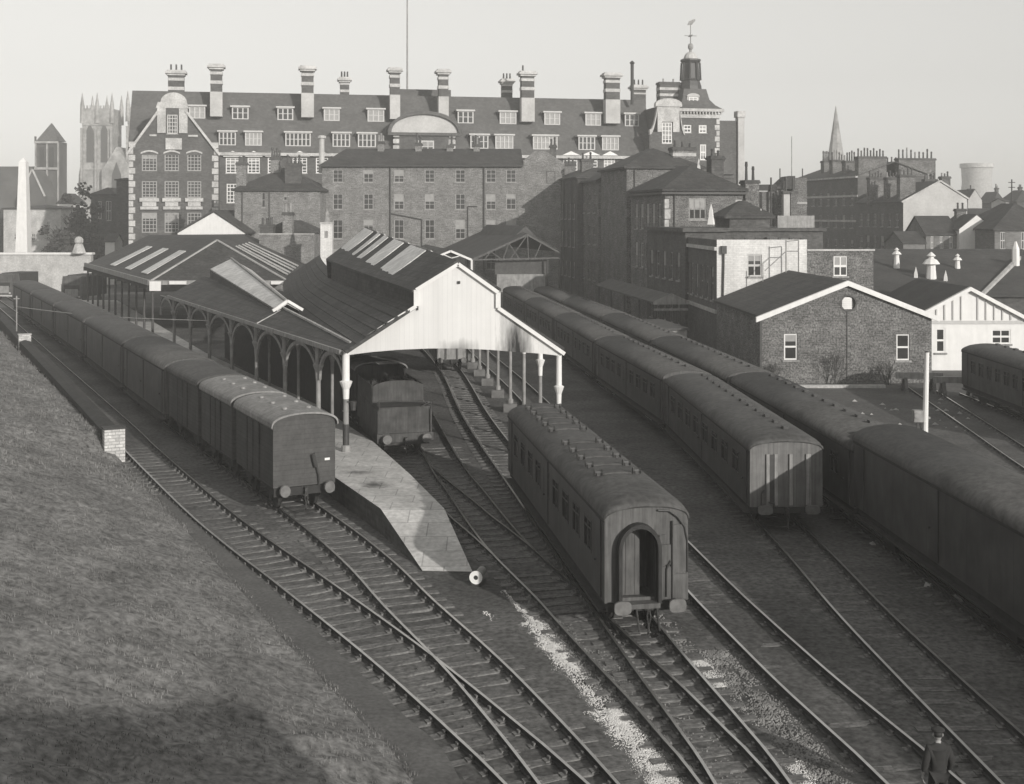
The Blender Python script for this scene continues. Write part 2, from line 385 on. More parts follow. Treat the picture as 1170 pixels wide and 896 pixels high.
track(T_tend, 'short track under the tender beside the platform, joining the next one', 3, y0=42)
track(T_cent, 'track right of the platform ramp, crossing the coach track in front', 2)
track(T_coach, 'track under the lone coach, running into the train shed', 4, y1=95)
track(T_r1, 'empty track just right of the lone coach', 5)
track(T_r2, 'track under the pale-ended train, passing the man', 6)
track(T_r3, 'track under the rightmost long train', 7)
track(T_s1, 'siding ending at the buffer stop by the brick building', 0, y0=30, y1=83)
track(T_s2, 'siding under the old coach before the white gable', 1, y0=40, y1=80)

# spilled limestone and loose ballast
def stones(name, label, m, regions, cat):
    sb = MB()
    for path, s0, s1, off, wd, n, size in regions:
        for _ in range(n):
            s_ = R.uniform(s0, s1); u = R.gauss(0, .45); p = path.at(s_); d_ = path.dirn(s_); wv = wd(s_) if callable(wd) else wd
            if noise.noise((s_*.8, u*2, 13)) < R.uniform(-.6,.25): continue
            q = p+Vector((d_.y,-d_.x))*(off+u*wv); r = size*R.uniform(.5,1.3); z = near_noise(q.x,q.y)+.0+.05*max(0,1-abs(u))
            a = R.uniform(0,3); ca, sa = math.cos(a)*r, math.sin(a)*r
            sb.add([(q.x+ca,q.y+sa,z),(q.x-sa*.8,q.y+ca*.8,z+.2*r),(q.x-ca,q.y-sa,z),(q.x+sa*.7,q.y-ca*.7,z+.1*r),(q.x+.2*r,q.y,z+r*.9),(q.x,q.y,z-r)],
                   [(0,1,4),(1,2,4),(2,3,4),(3,0,4),(1,0,5),(2,1,5),(3,2,5),(0,3,5)])
    return tag(sb.build(name, m, fix=False), label, cat, kind='stuff')
sC = lambda y: T_cent.s_at_y(y); sK = lambda y: T_coach.s_at_y(y)
stones('white_ballast', 'white limestone chippings spilled beside the tracks', m_lime,
       [(T_cent, sC(29.5)-5.5, sC(29.5)+.5, -1.3, .8, 13000, .024), (T_cent, sC(29.5), sC(33), -1.35, .6, 3000, .02), (T_cent, sC(33), sC(36), -1.35, .62, 6000, .022), (T_cent, sC(36), sC(39), -1.35, .25, 1500, .02),
        (T_coach, sK(30.3), sK(32.5), 1.2, .5, 3600, .022), (T_coach, sK(25), sK(26.3), 1.3, .5, 1500, .022), (T_plat, T_plat.s_at_y(35), T_plat.s_at_y(36), 2.0, .3, 60, .03)], 'ballast')
stones('loose_ballast', 'grey ballast stones lying between the right-hand tracks', m_chip,
       [(T_coach, sK(24), sK(33.5), 1.7, .9, 6000, .036), (T_cent, sC(24), sC(40), -.9, .8, 3500, .032), (T_coach, sK(33), sK(36), .9, .6, 500, .05), (T_cent, sC(24), sC(34), 0, 1.2, 900, .03)], 'ballast')

# ------------------------------------------------------------------ platform
pl = [(-2.95,40.4,.05),(-4.85,45.2,.95),(-7.5,51,.95),(-11.1,58,.95),(-17.3,70,.95),(-31.6,98,.95),(-60,155,.95)]
pr = [(-1.3,40.3,.05),(-2.5,45.2,.95),(-4.3,51.3,.95),(-6.6,58.4,.95),(-11.2,70,.95),(-24,96,.95),(-50,155,.95)]
pm = MB()
for a, b_, c_, d_ in zip(pl[:-1], pr[:-1], pr[1:], pl[1:]): pm.poly([a,b_,c_,d_])
for e in (pl, pr):
    for a, b_ in zip(e[:-1], e[1:]): pm.cur = 1; pm.poly([a,b_,(b_[0],b_[1],-.2),(a[0],a[1],-.2)])
pm.cur = 1; pm.poly([pl[0],pr[0],(pr[0][0],pr[0][1],-.2),(pl[0][0],pl[0][1],-.2)])
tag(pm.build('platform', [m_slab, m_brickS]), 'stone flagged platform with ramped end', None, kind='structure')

# ground disc signal at the ramp foot
t = thing('ground_signal', 'small round white disc signal on the ground at the ramp foot', 'signal', (-1.12,38.9,0), rad(-12))
q = MB(); q.box(-.18,.18,-.1,.5,-.05,.1); q.build('base', m_iron, t)
q = MB(); q.cyl((0,-.08,.3),(0,.75,.3),.13,.13,14); q.box(-.05,.05,.2,.3,.08,.2); q.build('lamp_body', m_grime, t)
q = MB(); q.loft([[(.21*k*math.cos(a_*math.pi/10),y_,.3+.21*k*math.sin(a_*math.pi/10)) for a_ in range(20)] for k, y_ in ((.35,-.13),(1,-.13),(1,-.09),(.35,-.09),(.35,-.13))], caps=False); q.build('disc', m_enam, t)
q = MB(); q.cyl((0,-.12,.3),(0,-.1,.3),.075,.075,12); q.build('lens', m_iron, t)

# ------------------------------------------------------------------ rolling stock
def wheelset(parent, y, r=.48, x=.75):
    for sx in (-x, x):
        q = MB(); s_ = math.copysign(1, sx)
        q.cyl((sx-.065*s_,y,.215+r),(sx+.065*s_,y,.215+r),r,r,16); q.cyl((sx-.09*s_,y,.215+r),(sx-.06*s_,y,.215+r),r+.03,r+.03,16); q.cyl((sx+.06*s_,y,.215+r),(sx+.12*s_,y,.215+r),.14,.1,10)
        q.build('wheel', m_under, parent)
def buffers(parent, y, sgn, z=1.06, wide=False):
    for sx in (-.87,.87):
        q = MB(); q.cyl((sx,y,z),(sx,y+sgn*.35,z),.1,.085,10)
        bo = q.build('buffer', m_under, parent)
        q = MB()
        if wide: q.prism([(sx+.27*math.copysign(abs(math.cos(a_*math.pi/10))**.6,math.cos(a_*math.pi/10)), z+.165*math.copysign(abs(math.sin(a_*math.pi/10))**.6,math.sin(a_*math.pi/10))) for a_ in range(20)],'y',min(y+sgn*.35,y+sgn*.43),max(y+sgn*.35,y+sgn*.43))
        else: q.cyl((sx,y+sgn*.35,z),(sx,y+sgn*.43,z),.22,.2,14)
        q.build('buffer_head', m_buf, bo)
def arc(wd, z0, rh, n=18, p=.36): return [(-wd*math.cos(math.pi*i/n), z0+rh*max(0,math.sin(math.pi*i/n))**(2*p)) for i in range(n+1)]
def roof_loft(L, wd, z0, rh, y0=0, bow=False, th=.06):
    q = MB(); ys = [(0,1),(L,1)]
    if bow: ys = [(-.02,.66),(.1,.8),(.28,.92),(.55,1),(L-.55,1),(L-.28,.92),(L-.1,.8),(L,.66)]
    secs = []
    for y, k in ys:
        top = arc(wd, z0, rh*k); secs.append([(x,y0+y,z) for x,z in top]+[(x*.97,y0+y,z-th) for x,z in reversed(top)])
    q.loft(secs); return q

def make_van(label, L=5.6, roofmat=None, vents=True):
    t = thing('box_van', label, 'railway van', group='vans of the platform train')
    hw, z0, z1 = 1.22, 1.12, 3.2
    q = MB(); q.box(-hw,hw,0.03,L-.03,z0,z1-.02); q.build('body', m_vside, t)
    for y, nm in ((0,-1),(L,1)):
        q = MB(); a = arc(hw,z1-.03,.42); q.prism([(hw,z0)]+[(-hw,z0)]+a, 'y', y-.0 if nm > 0 else y, y+.025 if nm < 0 else y-.025)
        q2 = MB()
        q.build('end_panel', m_vend, t)
    q = roof_loft(L+.24,hw+.1,z1,.45,-.12); q.build('roof', roofmat or m_vroof, t, smooth=False)
    if vents:
        for yy in (L*.2,L*.5,L*.8):
            for sx in (-.45,.5):
                q = MB(); zz = z1+.43-(sx*sx)*.22; q.lathe([(.07,0),(.06,.07),(.105,.085),(.09,.14),(.02,.16)],(sx,yy),10,zz-.04); q.build('roof_ventilator', m_vent, t)
    for sx in (-1,1):
        q = MB(); q.box(sx*(hw+.012)-.02,sx*(hw+.012)+.02,L*.34,L*.66,z0+.05,z1-.1)
        for yy in (L*.34,L*.5,L*.66): q.box(sx*(hw+.03)-.03,sx*(hw+.03)+.03,yy-.03,yy+.03,z0+.05,z1-.1)
        q.build('door', m_vside, t)
    q = MB()
    for sx in (-.95,.95): q.box(sx-.06,sx+.06,.05,L-.05,.9,1.11)
    q.box(-1.2,1.2,-.02,.1,.82,1.1); q.box(-1.2,1.2,L-.1,L+.02,.82,1.1)
    for yy in (L*.22,L*.78):
        for sx in (-.95,.95): q.box(sx-.05,sx+.05,yy-.5,yy+.5,.75,.88); q.prism([(yy-.35,.85),(yy+.35,.85),(yy+.12,.5),(yy-.12,.5)],'x',sx-.03,sx+.03)
    q.build('underframe', m_under, t)
    for yy in (L*.22,L*.78): wheelset(t, yy)
    buffers(t, -.02, -1); buffers(t, L+.02, 1)
    return t
def hose(parent, x, m=None):
    q = MB(); q.tube([(x,-.05,1.1),(x-.02,-.12,1.45),(x-.14,-.14,1.9),(x-.22,-.14,2.1)],.035,7); q.cyl((x-.14,-.14,1.75),(x-.26,-.14,2.2),.07,.08,8); q.build('brake_hose', m_iron, parent)
def hook(parent, y=0, z=1.02):
    q = MB(); q.box(-.05,.05,y-.25,y,z-.06,z+.06); q.tube([(0,y-.22,z),(-.06,y-.25,z-.25),(0,y-.22,z-.5)],.025); q.tube([(0,y-.22,z),(.06,y-.25,z-.25),(0,y-.22,z-.5)],.025); q.tube([(0,y-.2,z-.5),(0,y-.24,z-.62),(0,y-.16,z-.7)],.035); q.build('coupling', m_iron, parent)

def make_coach(name, label, L=18.2, roofmat=None, endmat=None, group=None, nwin=8, bow=True, vent='torpedo', arch=False, wd=1.35, gang=True):
    t = thing(name, label, 'railway coach', group=group); z0, z1, rh = 1.08, 3.16, .54
    roofmat = roofmat or m_croof; endmat = endmat or m_coachE
    # sides with real window openings
    wins = []; p = (L-2.6)/max(1,nwin)
    for i in range(nwin):
        yc = 1.3+p*(i+.5)
        wins.append((yc-p*.28, yc+p*.28, 1.95, 2.75))
    doors = [.75, L*.5, L-.75]
    q = MB()
    for sx in (-1,1): q.wall((sx*wd,0,0),(0,1,0),(sx,0,0),L,z0,z1,wins,.06)
    q.poly([(-wd,0,z0),(wd,0,z0),(wd,L,z0),(-wd,L,z0)])
    q.build('body', m_coach, t)
    for sx in (-1,1):
        for a,b_,c_,d_ in wins:
            q = MB(); q.box(sx*(wd-.05)-.012,sx*(wd-.05)+.012,a,b_,c_,d_); pane = None
            fr = MB(); X = sx*(wd+.004)
            for y_ in (a,b_,(a+b_)/2): fr.box(X-.015,X+.015,y_-.025,y_+.025,c_-.025,d_+.025)
            for z_ in (c_,d_,d_-.22): fr.box(X-.013,X+.013,a,b_,z_-.02,z_+.02)
            wo = fr.build('window', m_coach, t); q.build('pane', m_glass, wo)
        for yc in doors:
            q = MB(); X = sx*(wd+.01); q.box(X-.018,X+.018,yc-.33,yc+.33,z0+.06,z1-.08); q.cyl((X,yc+.24,1.95),(X+sx*.08,yc+.24,1.95),.03,.03,6); q.box(X-.03,X+.03,yc-.36,yc-.33,z0+.05,z1-.08)
            q.build('door', m_coach, t)
        q = MB(); q.box(sx*(wd+.02)-.02,sx*(wd+.02)+.02,0,L,z1-.05,z1+.03); q.build('gutter', m_under, t)
        q = MB(); q.box(sx*1.25-.2,sx*1.25+.2,.3,L-.3,.78,.84); q.build('footboard', m_under, t)
    for yy, sg in ((0,-1),(L,1)):
        k = .66 if bow else 1; a = arc(wd-.01,z1-.04,rh*k)
        q = MB()
        if arch and sg < 0:
            ow, oz = .56, 3.0; ox = -.28
            q.wall((-wd,yy,0),(1,0,0),(0,-1,0),2*wd,z0,z1-.04,[(wd+ox-ow,wd+ox+ow,1.2,oz)],.08)
            q.poly([(x,yy,z) for x,z in a])
            for s2 in (-1,1):     # rounded corners of the opening
                q.poly([(ox+s2*ow,yy+.01,oz)]+[(ox+s2*ow*math.sin(i*math.pi/10),yy+.01,oz-.5+.5*math.cos(i*math.pi/10)) for i in range(0,6)])
        else: q.prism([(wd,z0),(-wd,z0)]+a,'y',yy+sg*.0,yy-sg*.04)
        q.build('end_panel', endmat, t)
        buffers(t, yy, sg, wide=True)
    q = roof_loft(L,wd+.04,z1,rh,0,bow); q.build('roof', roofmat, t, smooth=True)
    if vent == 'pairs':
        for gidx in range(2):
            for i in range(5):
                yy = 3.2+gidx*7.6+i*1.25
                for sx in (-.72,.62):
                    vb = MB(); zz = z1+rh*(1-(sx/wd)**2)**.36
                    vb.cyl((sx-.1,yy,zz+.1),(sx+.1,yy,zz+.1),.055,.055,8); vb.cyl((sx-.14,yy,zz+.1),(sx-.08,yy,zz+.1),.1,.06,8); vb.cyl((sx+.08,yy,zz+.1),(sx+.14,yy,zz+.1),.06,.1,8); vb.box(sx-.06,sx+.06,yy-.06,yy+.06,zz-.05,zz+.1); vb.build('roof_ventilator', m_iron, t)
                rb = MB(); rb.tube([(x,yy,z1+rh*max(0,1-(x/wd)**2)**.36+.01) for x in (-.6,-.3,0,.3,.55)],.035,6); rb.build('roof_pipe', roofmat, t)
    elif vent == 'row':
        n = int(L/1.5)
        for i in range(n):
            yy = 1.5+i*(L-3)/(n-1); sx = .35; zz = z1+rh*(1-(sx/wd)**2)**.36
            vb = MB(); vb.box(sx-.09,sx+.09,yy-.16,yy+.16,zz-.03,zz+.1); vb.box(sx-.16,sx+.16,yy-.05,yy+.05,zz-.03,zz+.07); vb.build('roof_ventilator', m_iron, t)
    q = MB()
    for sx in (-1,1): q.box(sx*1.15-.08,sx*1.15+.08,.05,L-.05,.86,1.07)
    q.box(-1.25,1.25,-.03,.12,.86,1.07); q.box(-1.25,1.25,L-.12,L+.03,.86,1.07); q.box(-.8,.8,L*.42,L*.58,.45,.86)
    q.bar((-1.1,L*.28,.5),(-1.1,L*.72,.5),.05); q.bar((1.1,L*.28,.5),(1.1,L*.72,.5),.05)
    q.build('underframe', m_under, t)
    for yc in (2.9, L-2.9):
        q = MB()
        for sx in (-1,1): q.box(sx*1.02-.06,sx*1.02+.06,yc-1.7,yc+1.7,.55,.82); q.box(sx*1.0-.1,sx*1.0+.1,yc-.5,yc+.5,.35,.6)
        q.box(-1,1,yc-.25,yc+.25,.5,.85); bo = q.build('bogie', m_under, t)
        for dy in (-1.2,1.2): wheelset(bo, yc+dy, .46)
    if arch:
        q = MB(); ox = -.28
        def ring(r0, dz): return [(ox-r0,1.1)]+[(ox-r0*math.cos(math.pi*i/14),2.45+dz*math.sin(math.pi*i/14)) for i in range(15)]+[(ox+r0,1.1)]
        o_, i_ = ring(.68,.64), ring(.57,.53)
        secs = [[(x,-.3,z),(x2,-.3,z2),(x2,-.0,z2),(x,-.0,z)] for (x,z),(x2,z2) in zip(o_, i_)]
        q.loft(secs); q.build('gangway_hood', m_hood, t)
        q = MB(); q.box(ox-.62,ox+.62,-.34,.0,1.0,1.12); q.build('gangway_step', m_coachE, t)
        q = MB(); y1_ = 1.1      # vestibule seen through the doorway
        q.box(ox-.62,ox+.62,y1_,y1_+.03,1.1,3.05); q.box(ox-.66,ox-.62,.05,y1_,1.1,3.05); q.box(ox+.62,ox+.66,.05,y1_,1.1,3.05); q.box(ox-.62,ox+.62,.02,y1_,1.1,1.16); q.box(ox-.62,ox+.62,.02,y1_,3.04,3.08)
        q.build('vestibule', m_coachE, t)
        q = MB(); q.box(ox-.55,ox+.14,.3,.34,1.18,2.98)
        for xx in (-.3,0): q.box(ox+xx-.012,ox+xx+.012,.285,.3,1.2,2.95)
        q.build('gangway_door', m_coachE, t)
        q = MB()
        for x0_, x1_, za, zb in ((.48,.78,1.12,1.95),(.48,.78,2.0,2.5),(.84,1.3,1.12,1.75),(.84,1.3,1.8,3.0),(.4,.6,2.55,2.75)): q.box(x0_,x1_,-.045,-.003,za,zb)
        q.build('end_board', m_coachE, t)
        q = MB(); q.tube([(.35,-.06,3.38),(.7,-.06,3.36),(.98,-.06,3.2),(1.2,-.06,2.95),(1.29,-.06,2.6),(1.3,-.06,1.8)],.028,7); q.tube([(.81,-.06,3.1),(.81,-.06,1.15)],.03,6); q.tube([(.62,-.08,1.2),(.62,-.08,1.9),(.75,-.08,2.1)],.025,6); q.build('end_pipe', m_iron, t)
        hook(t)
        q = MB()
        for x_ in (-.35,.3): q.tube([(x_,-.05,1.0),(x_,-.2,.75),(x_+.05,-.22,.4)],.035,7)
        q.build('brake_hose', m_iron, t)
    elif gang:
        for yy, sg in ((0,-1),(L,1)):
            q = MB()
            for xx in (-.62,.62): q.box(xx-.07,xx+.07,min(yy,yy+sg*.4),max(yy,yy+sg*.4),1.12,3.1)
            q.box(-.69,.69,min(yy,yy+sg*.4),max(yy,yy+sg*.4),3.1,3.24); q.build('gangway', m_coach if sg > 0 else endmat, t)
    return t
def set_on(o, path, s0, L):
    a, b_ = path.at(s0), path.at(s0+L); d_ = b_-a; o.location = (a.x,a.y,0); o.rotation_euler = (0,0,math.atan2(-d_.x,d_.y)); return o

# train at the platform
s = T_plat.s_at_y(48.9); G1 = 'vehicles of the platform train'
van = make_van('grey-roofed planked van at the near end of the platform train'); set_on(van, T_plat, s, 5.6)
hose(van, .55); hook(van)
q = MB(); q.box(.8,1.0,-.012,.0,1.92,2.0); q.build('painted_number', m_white, van)
s += 6.35
van2 = make_van('grey-roofed van, second in the platform train, ventilators on its roof'); set_on(van2, T_plat, s, 5.6); s += 6.3
v3 = make_van('dark-roofed van third in the platform train, with no roof ventilators', 6.6, m_croof, False); set_on(v3, T_plat, s, 6.6); s += 7.3
v4 = make_coach('passenger_coach', 'luggage coach with a pale roof rim, fourth in the platform train', 12.6, group=G1, nwin=0, bow=False, vent=None); set_on(v4, T_plat, s, 12.6); s += 13.4
lab = ['fifth vehicle of the platform train, a dark coach beside the arcade', 'sixth vehicle of the platform train, a dark coach before the far roof', 'seventh vehicle of the platform train, a dark coach beside the far canopy posts', 'farthest vehicle of the platform train, round-roofed end toward the white wall']
proto = None
for i, l in enumerate(lab):
    if proto is None: proto = o = make_coach('passenger_coach', l, 17.6, group=G1, nwin=0, vent=None)
    else: o = copy_tree(proto); o['label'] = l
    set_on(o, T_plat, s, 17.6); s += 18.5 if i < 2 else 18.6
for o in [x for x in COL.objects if x.get('group') in ('vans of the platform train', G1) and not x.parent]: o.scale = (1.02,1,1.13); o.location.x -= .12
# lone coach
sK0 = T_coach.s_at_y(34.5)
lone = make_coach('passenger_coach', 'lone dark coach with open arched end door and paired roof ventilators', 17.6, nwin=9, vent='pairs', arch=True, wd=1.34); set_on(lone, T_coach, sK0, 17.6); lone.scale = (.88,1,1.09); lone.location.x += .17
# train with the pale end
s = T_r2.s_at_y(45.0); G2 = 'coaches of the right-hand trains'; proto = None
for i, l in enumerate(['coach with pale streaked sunlit end, nearest of the middle train', 'second coach of the middle train, behind the pale-ended one', 'third coach of the middle train, beside the white shed gable', 'fourth coach of the middle train, passing behind the white gable', 'farthest coach of the middle train, by the iron truss roof']):
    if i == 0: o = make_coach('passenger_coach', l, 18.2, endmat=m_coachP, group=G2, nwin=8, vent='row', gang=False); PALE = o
    elif i == 1: proto = o = make_coach('passenger_coach', l, 18.2, group=G2, nwin=9, vent='row', bow=False)
    else: o = copy_tree(proto); o['label'] = l
    set_on(o, T_r2, s, 18.2); s += 19
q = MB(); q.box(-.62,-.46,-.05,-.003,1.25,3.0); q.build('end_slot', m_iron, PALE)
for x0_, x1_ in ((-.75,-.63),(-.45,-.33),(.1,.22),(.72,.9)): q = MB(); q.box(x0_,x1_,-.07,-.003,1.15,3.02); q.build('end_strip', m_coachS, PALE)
q = MB(); q.tube([(-.95,-.1,1.1),(-.95,-.14,1.6),(-.85,-.16,1.75)],.03); q.tube([(-.5,-.1,1.0),(-.5,-.2,1.25),(-.7,-.2,1.3)],.03); q.build('brake_hose', m_iron, PALE); hook(PALE)
s = T_r3.s_at_y(45.6)
for i, l in enumerate(['coach of the right-hand train nearest the brick building corner', 'coach of the right-hand train behind the brick building corner', 'coach of the right-hand train beside the low platform canopy', 'coach of the right-hand train below the tall dark building', 'farthest coach of the right-hand train, by the dark building foot']):
    o = copy_tree(proto); o['label'] = l; set_on(o, T_r3, s, 18.2); s += 18.95
fg = make_coach('passenger_coach', 'plain dark van-like coach at the right edge, nearest of the rightmost train', 14.6, group=G2, nwin=0, vent=None, bow=False); set_on(fg, T_r3, T_r3.s_at_y(30.3), 14.6)
fg.scale = (1,1,1.12)
fg2 = copy_tree(proto); fg2['label'] = 'nearest coach of the rightmost train, cut off by the picture edge'; set_on(fg2, T_r3, T_r3.s_at_y(30.3)-18.8, 18.2)
sid = make_coach('passenger_coach', 'old coach with many windows on the siding before the white gable', 18.2, group=G2, nwin=12, bow=True, vent='row', roofmat=m_croof); set_on(sid, T_s2, T_s2.s_at_y(60), 18.2)

# tender and engine
tn_ = thing('steam_locomotive', 'dark steam engine standing tender first under the shed roof', 'locomotive'); set_on(tn_, T_tend, T_tend.s_at_y(58.8), 7); tn_.scale = (1.1,1,1.06); tn_.location.x -= .12
q = MB(); q.box(-1.2,1.2,.15,6.2,1.2,2.3); q.prism([(-1.2,2.3),(1.2,2.3),(1.1,2.42),(-1.1,2.42)],'y',.15,6.2); q.build('tender_tank', m_tend, tn_)
q = MB(); q.prism([(-1.15,2.3),(1.15,2.3),(1.15,3.1)]+[(1.15*math.cos(i*math.pi/12),3.1+.3*math.sin(i*math.pi/12)) for i in range(13)]+[(-1.15,3.1)],'y',1.9,1.98)
q.build('bulkhead', m_tend, tn_)
q = MB()
for sx in (-1,1): q.box(sx*1.15-.03,sx*1.15+.03,1.98,6.2,2.3,3.2)
q.build('coal_plate', m_tend, tn_)
q = MB()
for _ in range(90):
    x, y, z = R.uniform(-1,1), R.uniform(2.2,5.9), R.uniform(2.5,3.1); q.sphere((x,y,z),R.uniform(.12,.25),5,3)
q.build('coal', m_iron, tn_)
q = MB(); q.tube([(-1.15,.12,2.3),(-1.15,.1,2.75),(1.15,.1,2.6),(1.15,.12,2.3)],.022); q.tube([(1.1,.1,2.6),(.7,.1,2.4)],.03); q.tube([(1.12,.06,2.3),(1.14,.04,1.25)],.03); q.build('handrail', m_tend, tn_)
q = MB(); q.box(-1.25,1.25,0,.14,.85,1.25); q.box(-1.1,1.1,.2,6.2,.7,1.2); q.build('buffer_beam', m_tend, tn_)
buffers(tn_, 0, -1); hook(tn_)
for y in (1.2,3.1,5): wheelset(tn_, y, .6)
q = MB(); q.box(-1.2,-1.15,6.8,8.6,1.3,3.4); q.box(1.15,1.2,6.8,8.6,1.3,3.4); q.box(-1.2,1.2,8.5,8.6,1.3,3.4); q.build('cab', m_tend, tn_)
q = roof_loft(2.4,1.3,3.4,.4,6.5); q.build('cab_roof', m_vroof, tn_)
q = MB(); q.cyl((0,8.6,2.5),(0,14.6,2.5),.78,.75,18); q.cyl((0,13.8,3.2),(0,13.8,3.9),.22,.26,12); q.cyl((0,11.3,3.2),(0,11.3,3.6),.3,.2,12); q.build('boiler', m_iron, tn_)
q = MB(); q.box(-1.1,1.1,6.4,15,.9,1.25); q.build('frame', m_under, tn_)
for y in (8.2,10.4,12.6): wheelset(tn_, y, .8)
# wagon inside the shed
wg = thing('box_wagon', 'pale-ended wagon standing far inside the train shed', 'railway wagon'); set_on(wg, T_coach, T_coach.s_at_y(90.5), 5.5)
q = MB(); q.box(-1.2,1.2,0,5.5,1.1,3.2); q.build('body', m_grime, wg)
q = MB()
for xx in (-1.15,-.42,.42,1.15): q.box(xx-.06,xx+.06,-.07,-.002,1.05,3.2)
q.build('stanchion', m_coachE, wg); q = roof_loft(5.7,1.3,3.2,.4,-.1); q.build('roof', m_vroof, wg)
q = MB(); q.box(-1.2,1.2,-.05,.1,.85,1.09); q.box(-1,1,.1,5.4,.8,1.09); q.build('underframe', m_under, wg); wheelset(wg,1.2); wheelset(wg,4.3); buffers(wg,-.05,-1); hook(wg)

# ------------------------------------------------------------------ buildings
class Face:
    """a building's own frame: x along the front, y into it, z up; sx / z read a height or a place along it off a sight line"""
    def __init__(s, px, Y, ang=0):
        s.O = (PX(px,Y), Y); s.a = rad(ang); s.c, s.s = math.cos(s.a), math.sin(s.a)
    def x(s, px, y=0):
        k = (px-CX)/F_; return (k*(s.O[1]+y*s.c)-s.O[0]+y*s.s)/(s.c-k*s.s)
    def Y(s, px, y=0): return s.O[1]+s.s*s.x(px,y)+y*s.c
    def z(s, py, px=None, y=0):
        Y = s.O[1]+y*s.c if px is None else s.Y(px,y); return PZ(py,Y)
    def thing(s, name, label, cat, group=None): return thing(name, label, cat, s.O, s.a, group)

def window(root, x0, x1, z0, z1, y=0, axis='x', nx=2, nz=2, fm=None, fr=.09, br=.05, d=.2, sill=True, name='window', out=-1, label=None):
    """frame with glazing bars set back in its opening; the pane and sill are its sub-parts. axis 'x': wall faces -y; 'y': wall faces out*x"""
    fm = fm or m_trim
    def bx(q, a, b_, p0, p1, c_, d_):
        if axis == 'x': q.box(a,b_,y+p0,y+p1,c_,d_)
        else:
            lo, hi = (y-out*p0, y-out*p1); q.box(min(lo,hi),max(lo,hi),a,b_,c_,d_)
    q = MB(); p0, p1 = d-.07, d-.01
    bx(q,x0,x0+fr,p0,p1,z0,z1); bx(q,x1-fr,x1,p0,p1,z0,z1); bx(q,x0+fr,x1-fr,p0,p1,z0,z0+fr); bx(q,x0+fr,x1-fr,p0,p1,z1-fr,z1)
    for i in range(1,nx): m = x0+(x1-x0)*i/nx; bx(q,m-br/2,m+br/2,p0+.005,p1-.005,z0+fr,z1-fr)
    for i in range(1,nz):
        m = z0+(z1-z0)*i/nz; e = br*(.9 if nz == 2 else .5)
        for j in range(nx):
            a = x0+fr if j == 0 else x0+(x1-x0)*j/nx+br/2; b_ = x1-fr if j == nx-1 else x0+(x1-x0)*(j+1)/nx-br/2
            bx(q,a,b_,p0+.003,p1-.003,m-e,m+e)
    o = q.build(name, fm, root)
    if label: o['label'] = label
    q = MB(); bx(q,x0,x1,d-.03,d-.02,z0,z1); q.build('pane', m_glass, o)
    if R.random() < .4 and z1-z0 > .9:
        k = R.choice([.3,.5,.5,.75]); q = MB(); bx(q,x0+.02,x1-.02,d-.045,d-.032,z1-(z1-z0)*k,z1-.02); q.build('blind', R.choice([m_blind,m_grime,m_blind]), o)
    if sill: q = MB(); bx(q,x0-.12,x1+.12,-.1,.05,z0-.14,z0-.005); q.build('sill', m_grime, o)
    return o

def box_walls(root, w, d, h, m, front=(), left=(), right=(), z0=-.3, depth=.2, back=True):
    q = MB()
    q.wall((0,0,0),(1,0,0),(0,-1,0),w,z0,h,front,depth); q.wall((0,0,0),(0,1,0),(-1,0,0),d,z0,h,left,depth); q.wall((w,0,0),(0,1,0),(1,0,0),d,z0,h,right,depth)
    if back: q.wall((0,d,0),(1,0,0),(0,1,0),w,z0,h)
    q.poly([(.3,.3,h-.6),(w-.3,.3,h-.6),(w-.3,d-.3,h-.6),(.3,d-.3,h-.6)])
    return q.build('wall', m, root)
def hip_roof(root, w, d, z, rh, m=None, ov=.35, inset=None, x0=0, y0=0):
    ins = inset if inset is not None else min(w,d)/2; q = MB(); a, b_, c_, e = x0-ov, x0+w+ov, y0-ov, y0+d+ov
    if w >= d: r1, r2 = (x0+ins,y0+d/2,z+rh), (x0+w-ins,y0+d/2,z+rh)
    else: r1, r2 = (x0+w/2,y0+ins,z+rh), (x0+w/2,y0+d-ins,z+rh)
    B = [(a,c_,z),(b_,c_,z),(b_,e,z),(a,e,z)]
    if w >= d: q.poly([B[0],B[1],r2,r1]); q.poly([B[2],B[3],r1,r2]); q.poly([B[1],B[2],r2]); q.poly([B[3],B[0],r1])
    else: q.poly([B[0],B[1],r1]); q.poly([B[2],B[3],r2]); q.poly([B[1],B[2],r2,r1]); q.poly([B[3],B[0],r1,r2])
    q.box(a,b_,c_,e,z-.22,z-.01)
    return q.build('roof', m or m_slate, root)
def gable_roof(root, x0, x1, y0, y1, z, rh, m=None, axis='y', th=.14, ov=.3):
    q = MB(); mid = (x0+x1)/2 if axis == 'y' else (y0+y1)/2
    if axis == 'y': q.prism([(x0-ov,z-ov*rh/(mid-x0)),(mid,z+rh),(x1+ov,z-ov*rh/(mid-x0)),(x1+ov,z-ov*rh/(mid-x0)+th),(mid,z+rh+th),(x0-ov,z-ov*rh/(mid-x0)+th)],'y',y0,y1)
    else: q.prism([(y0-ov,z-ov*rh/(mid-y0)),(mid,z+rh),(y1+ov,z-ov*rh/(mid-y0)),(y1+ov,z-ov*rh/(mid-y0)+th),(mid,z+rh+th),(y0-ov,z-ov*rh/(mid-y0)+th)],'x',x0,x1)
    return q.build('roof', m or m_slate, root)
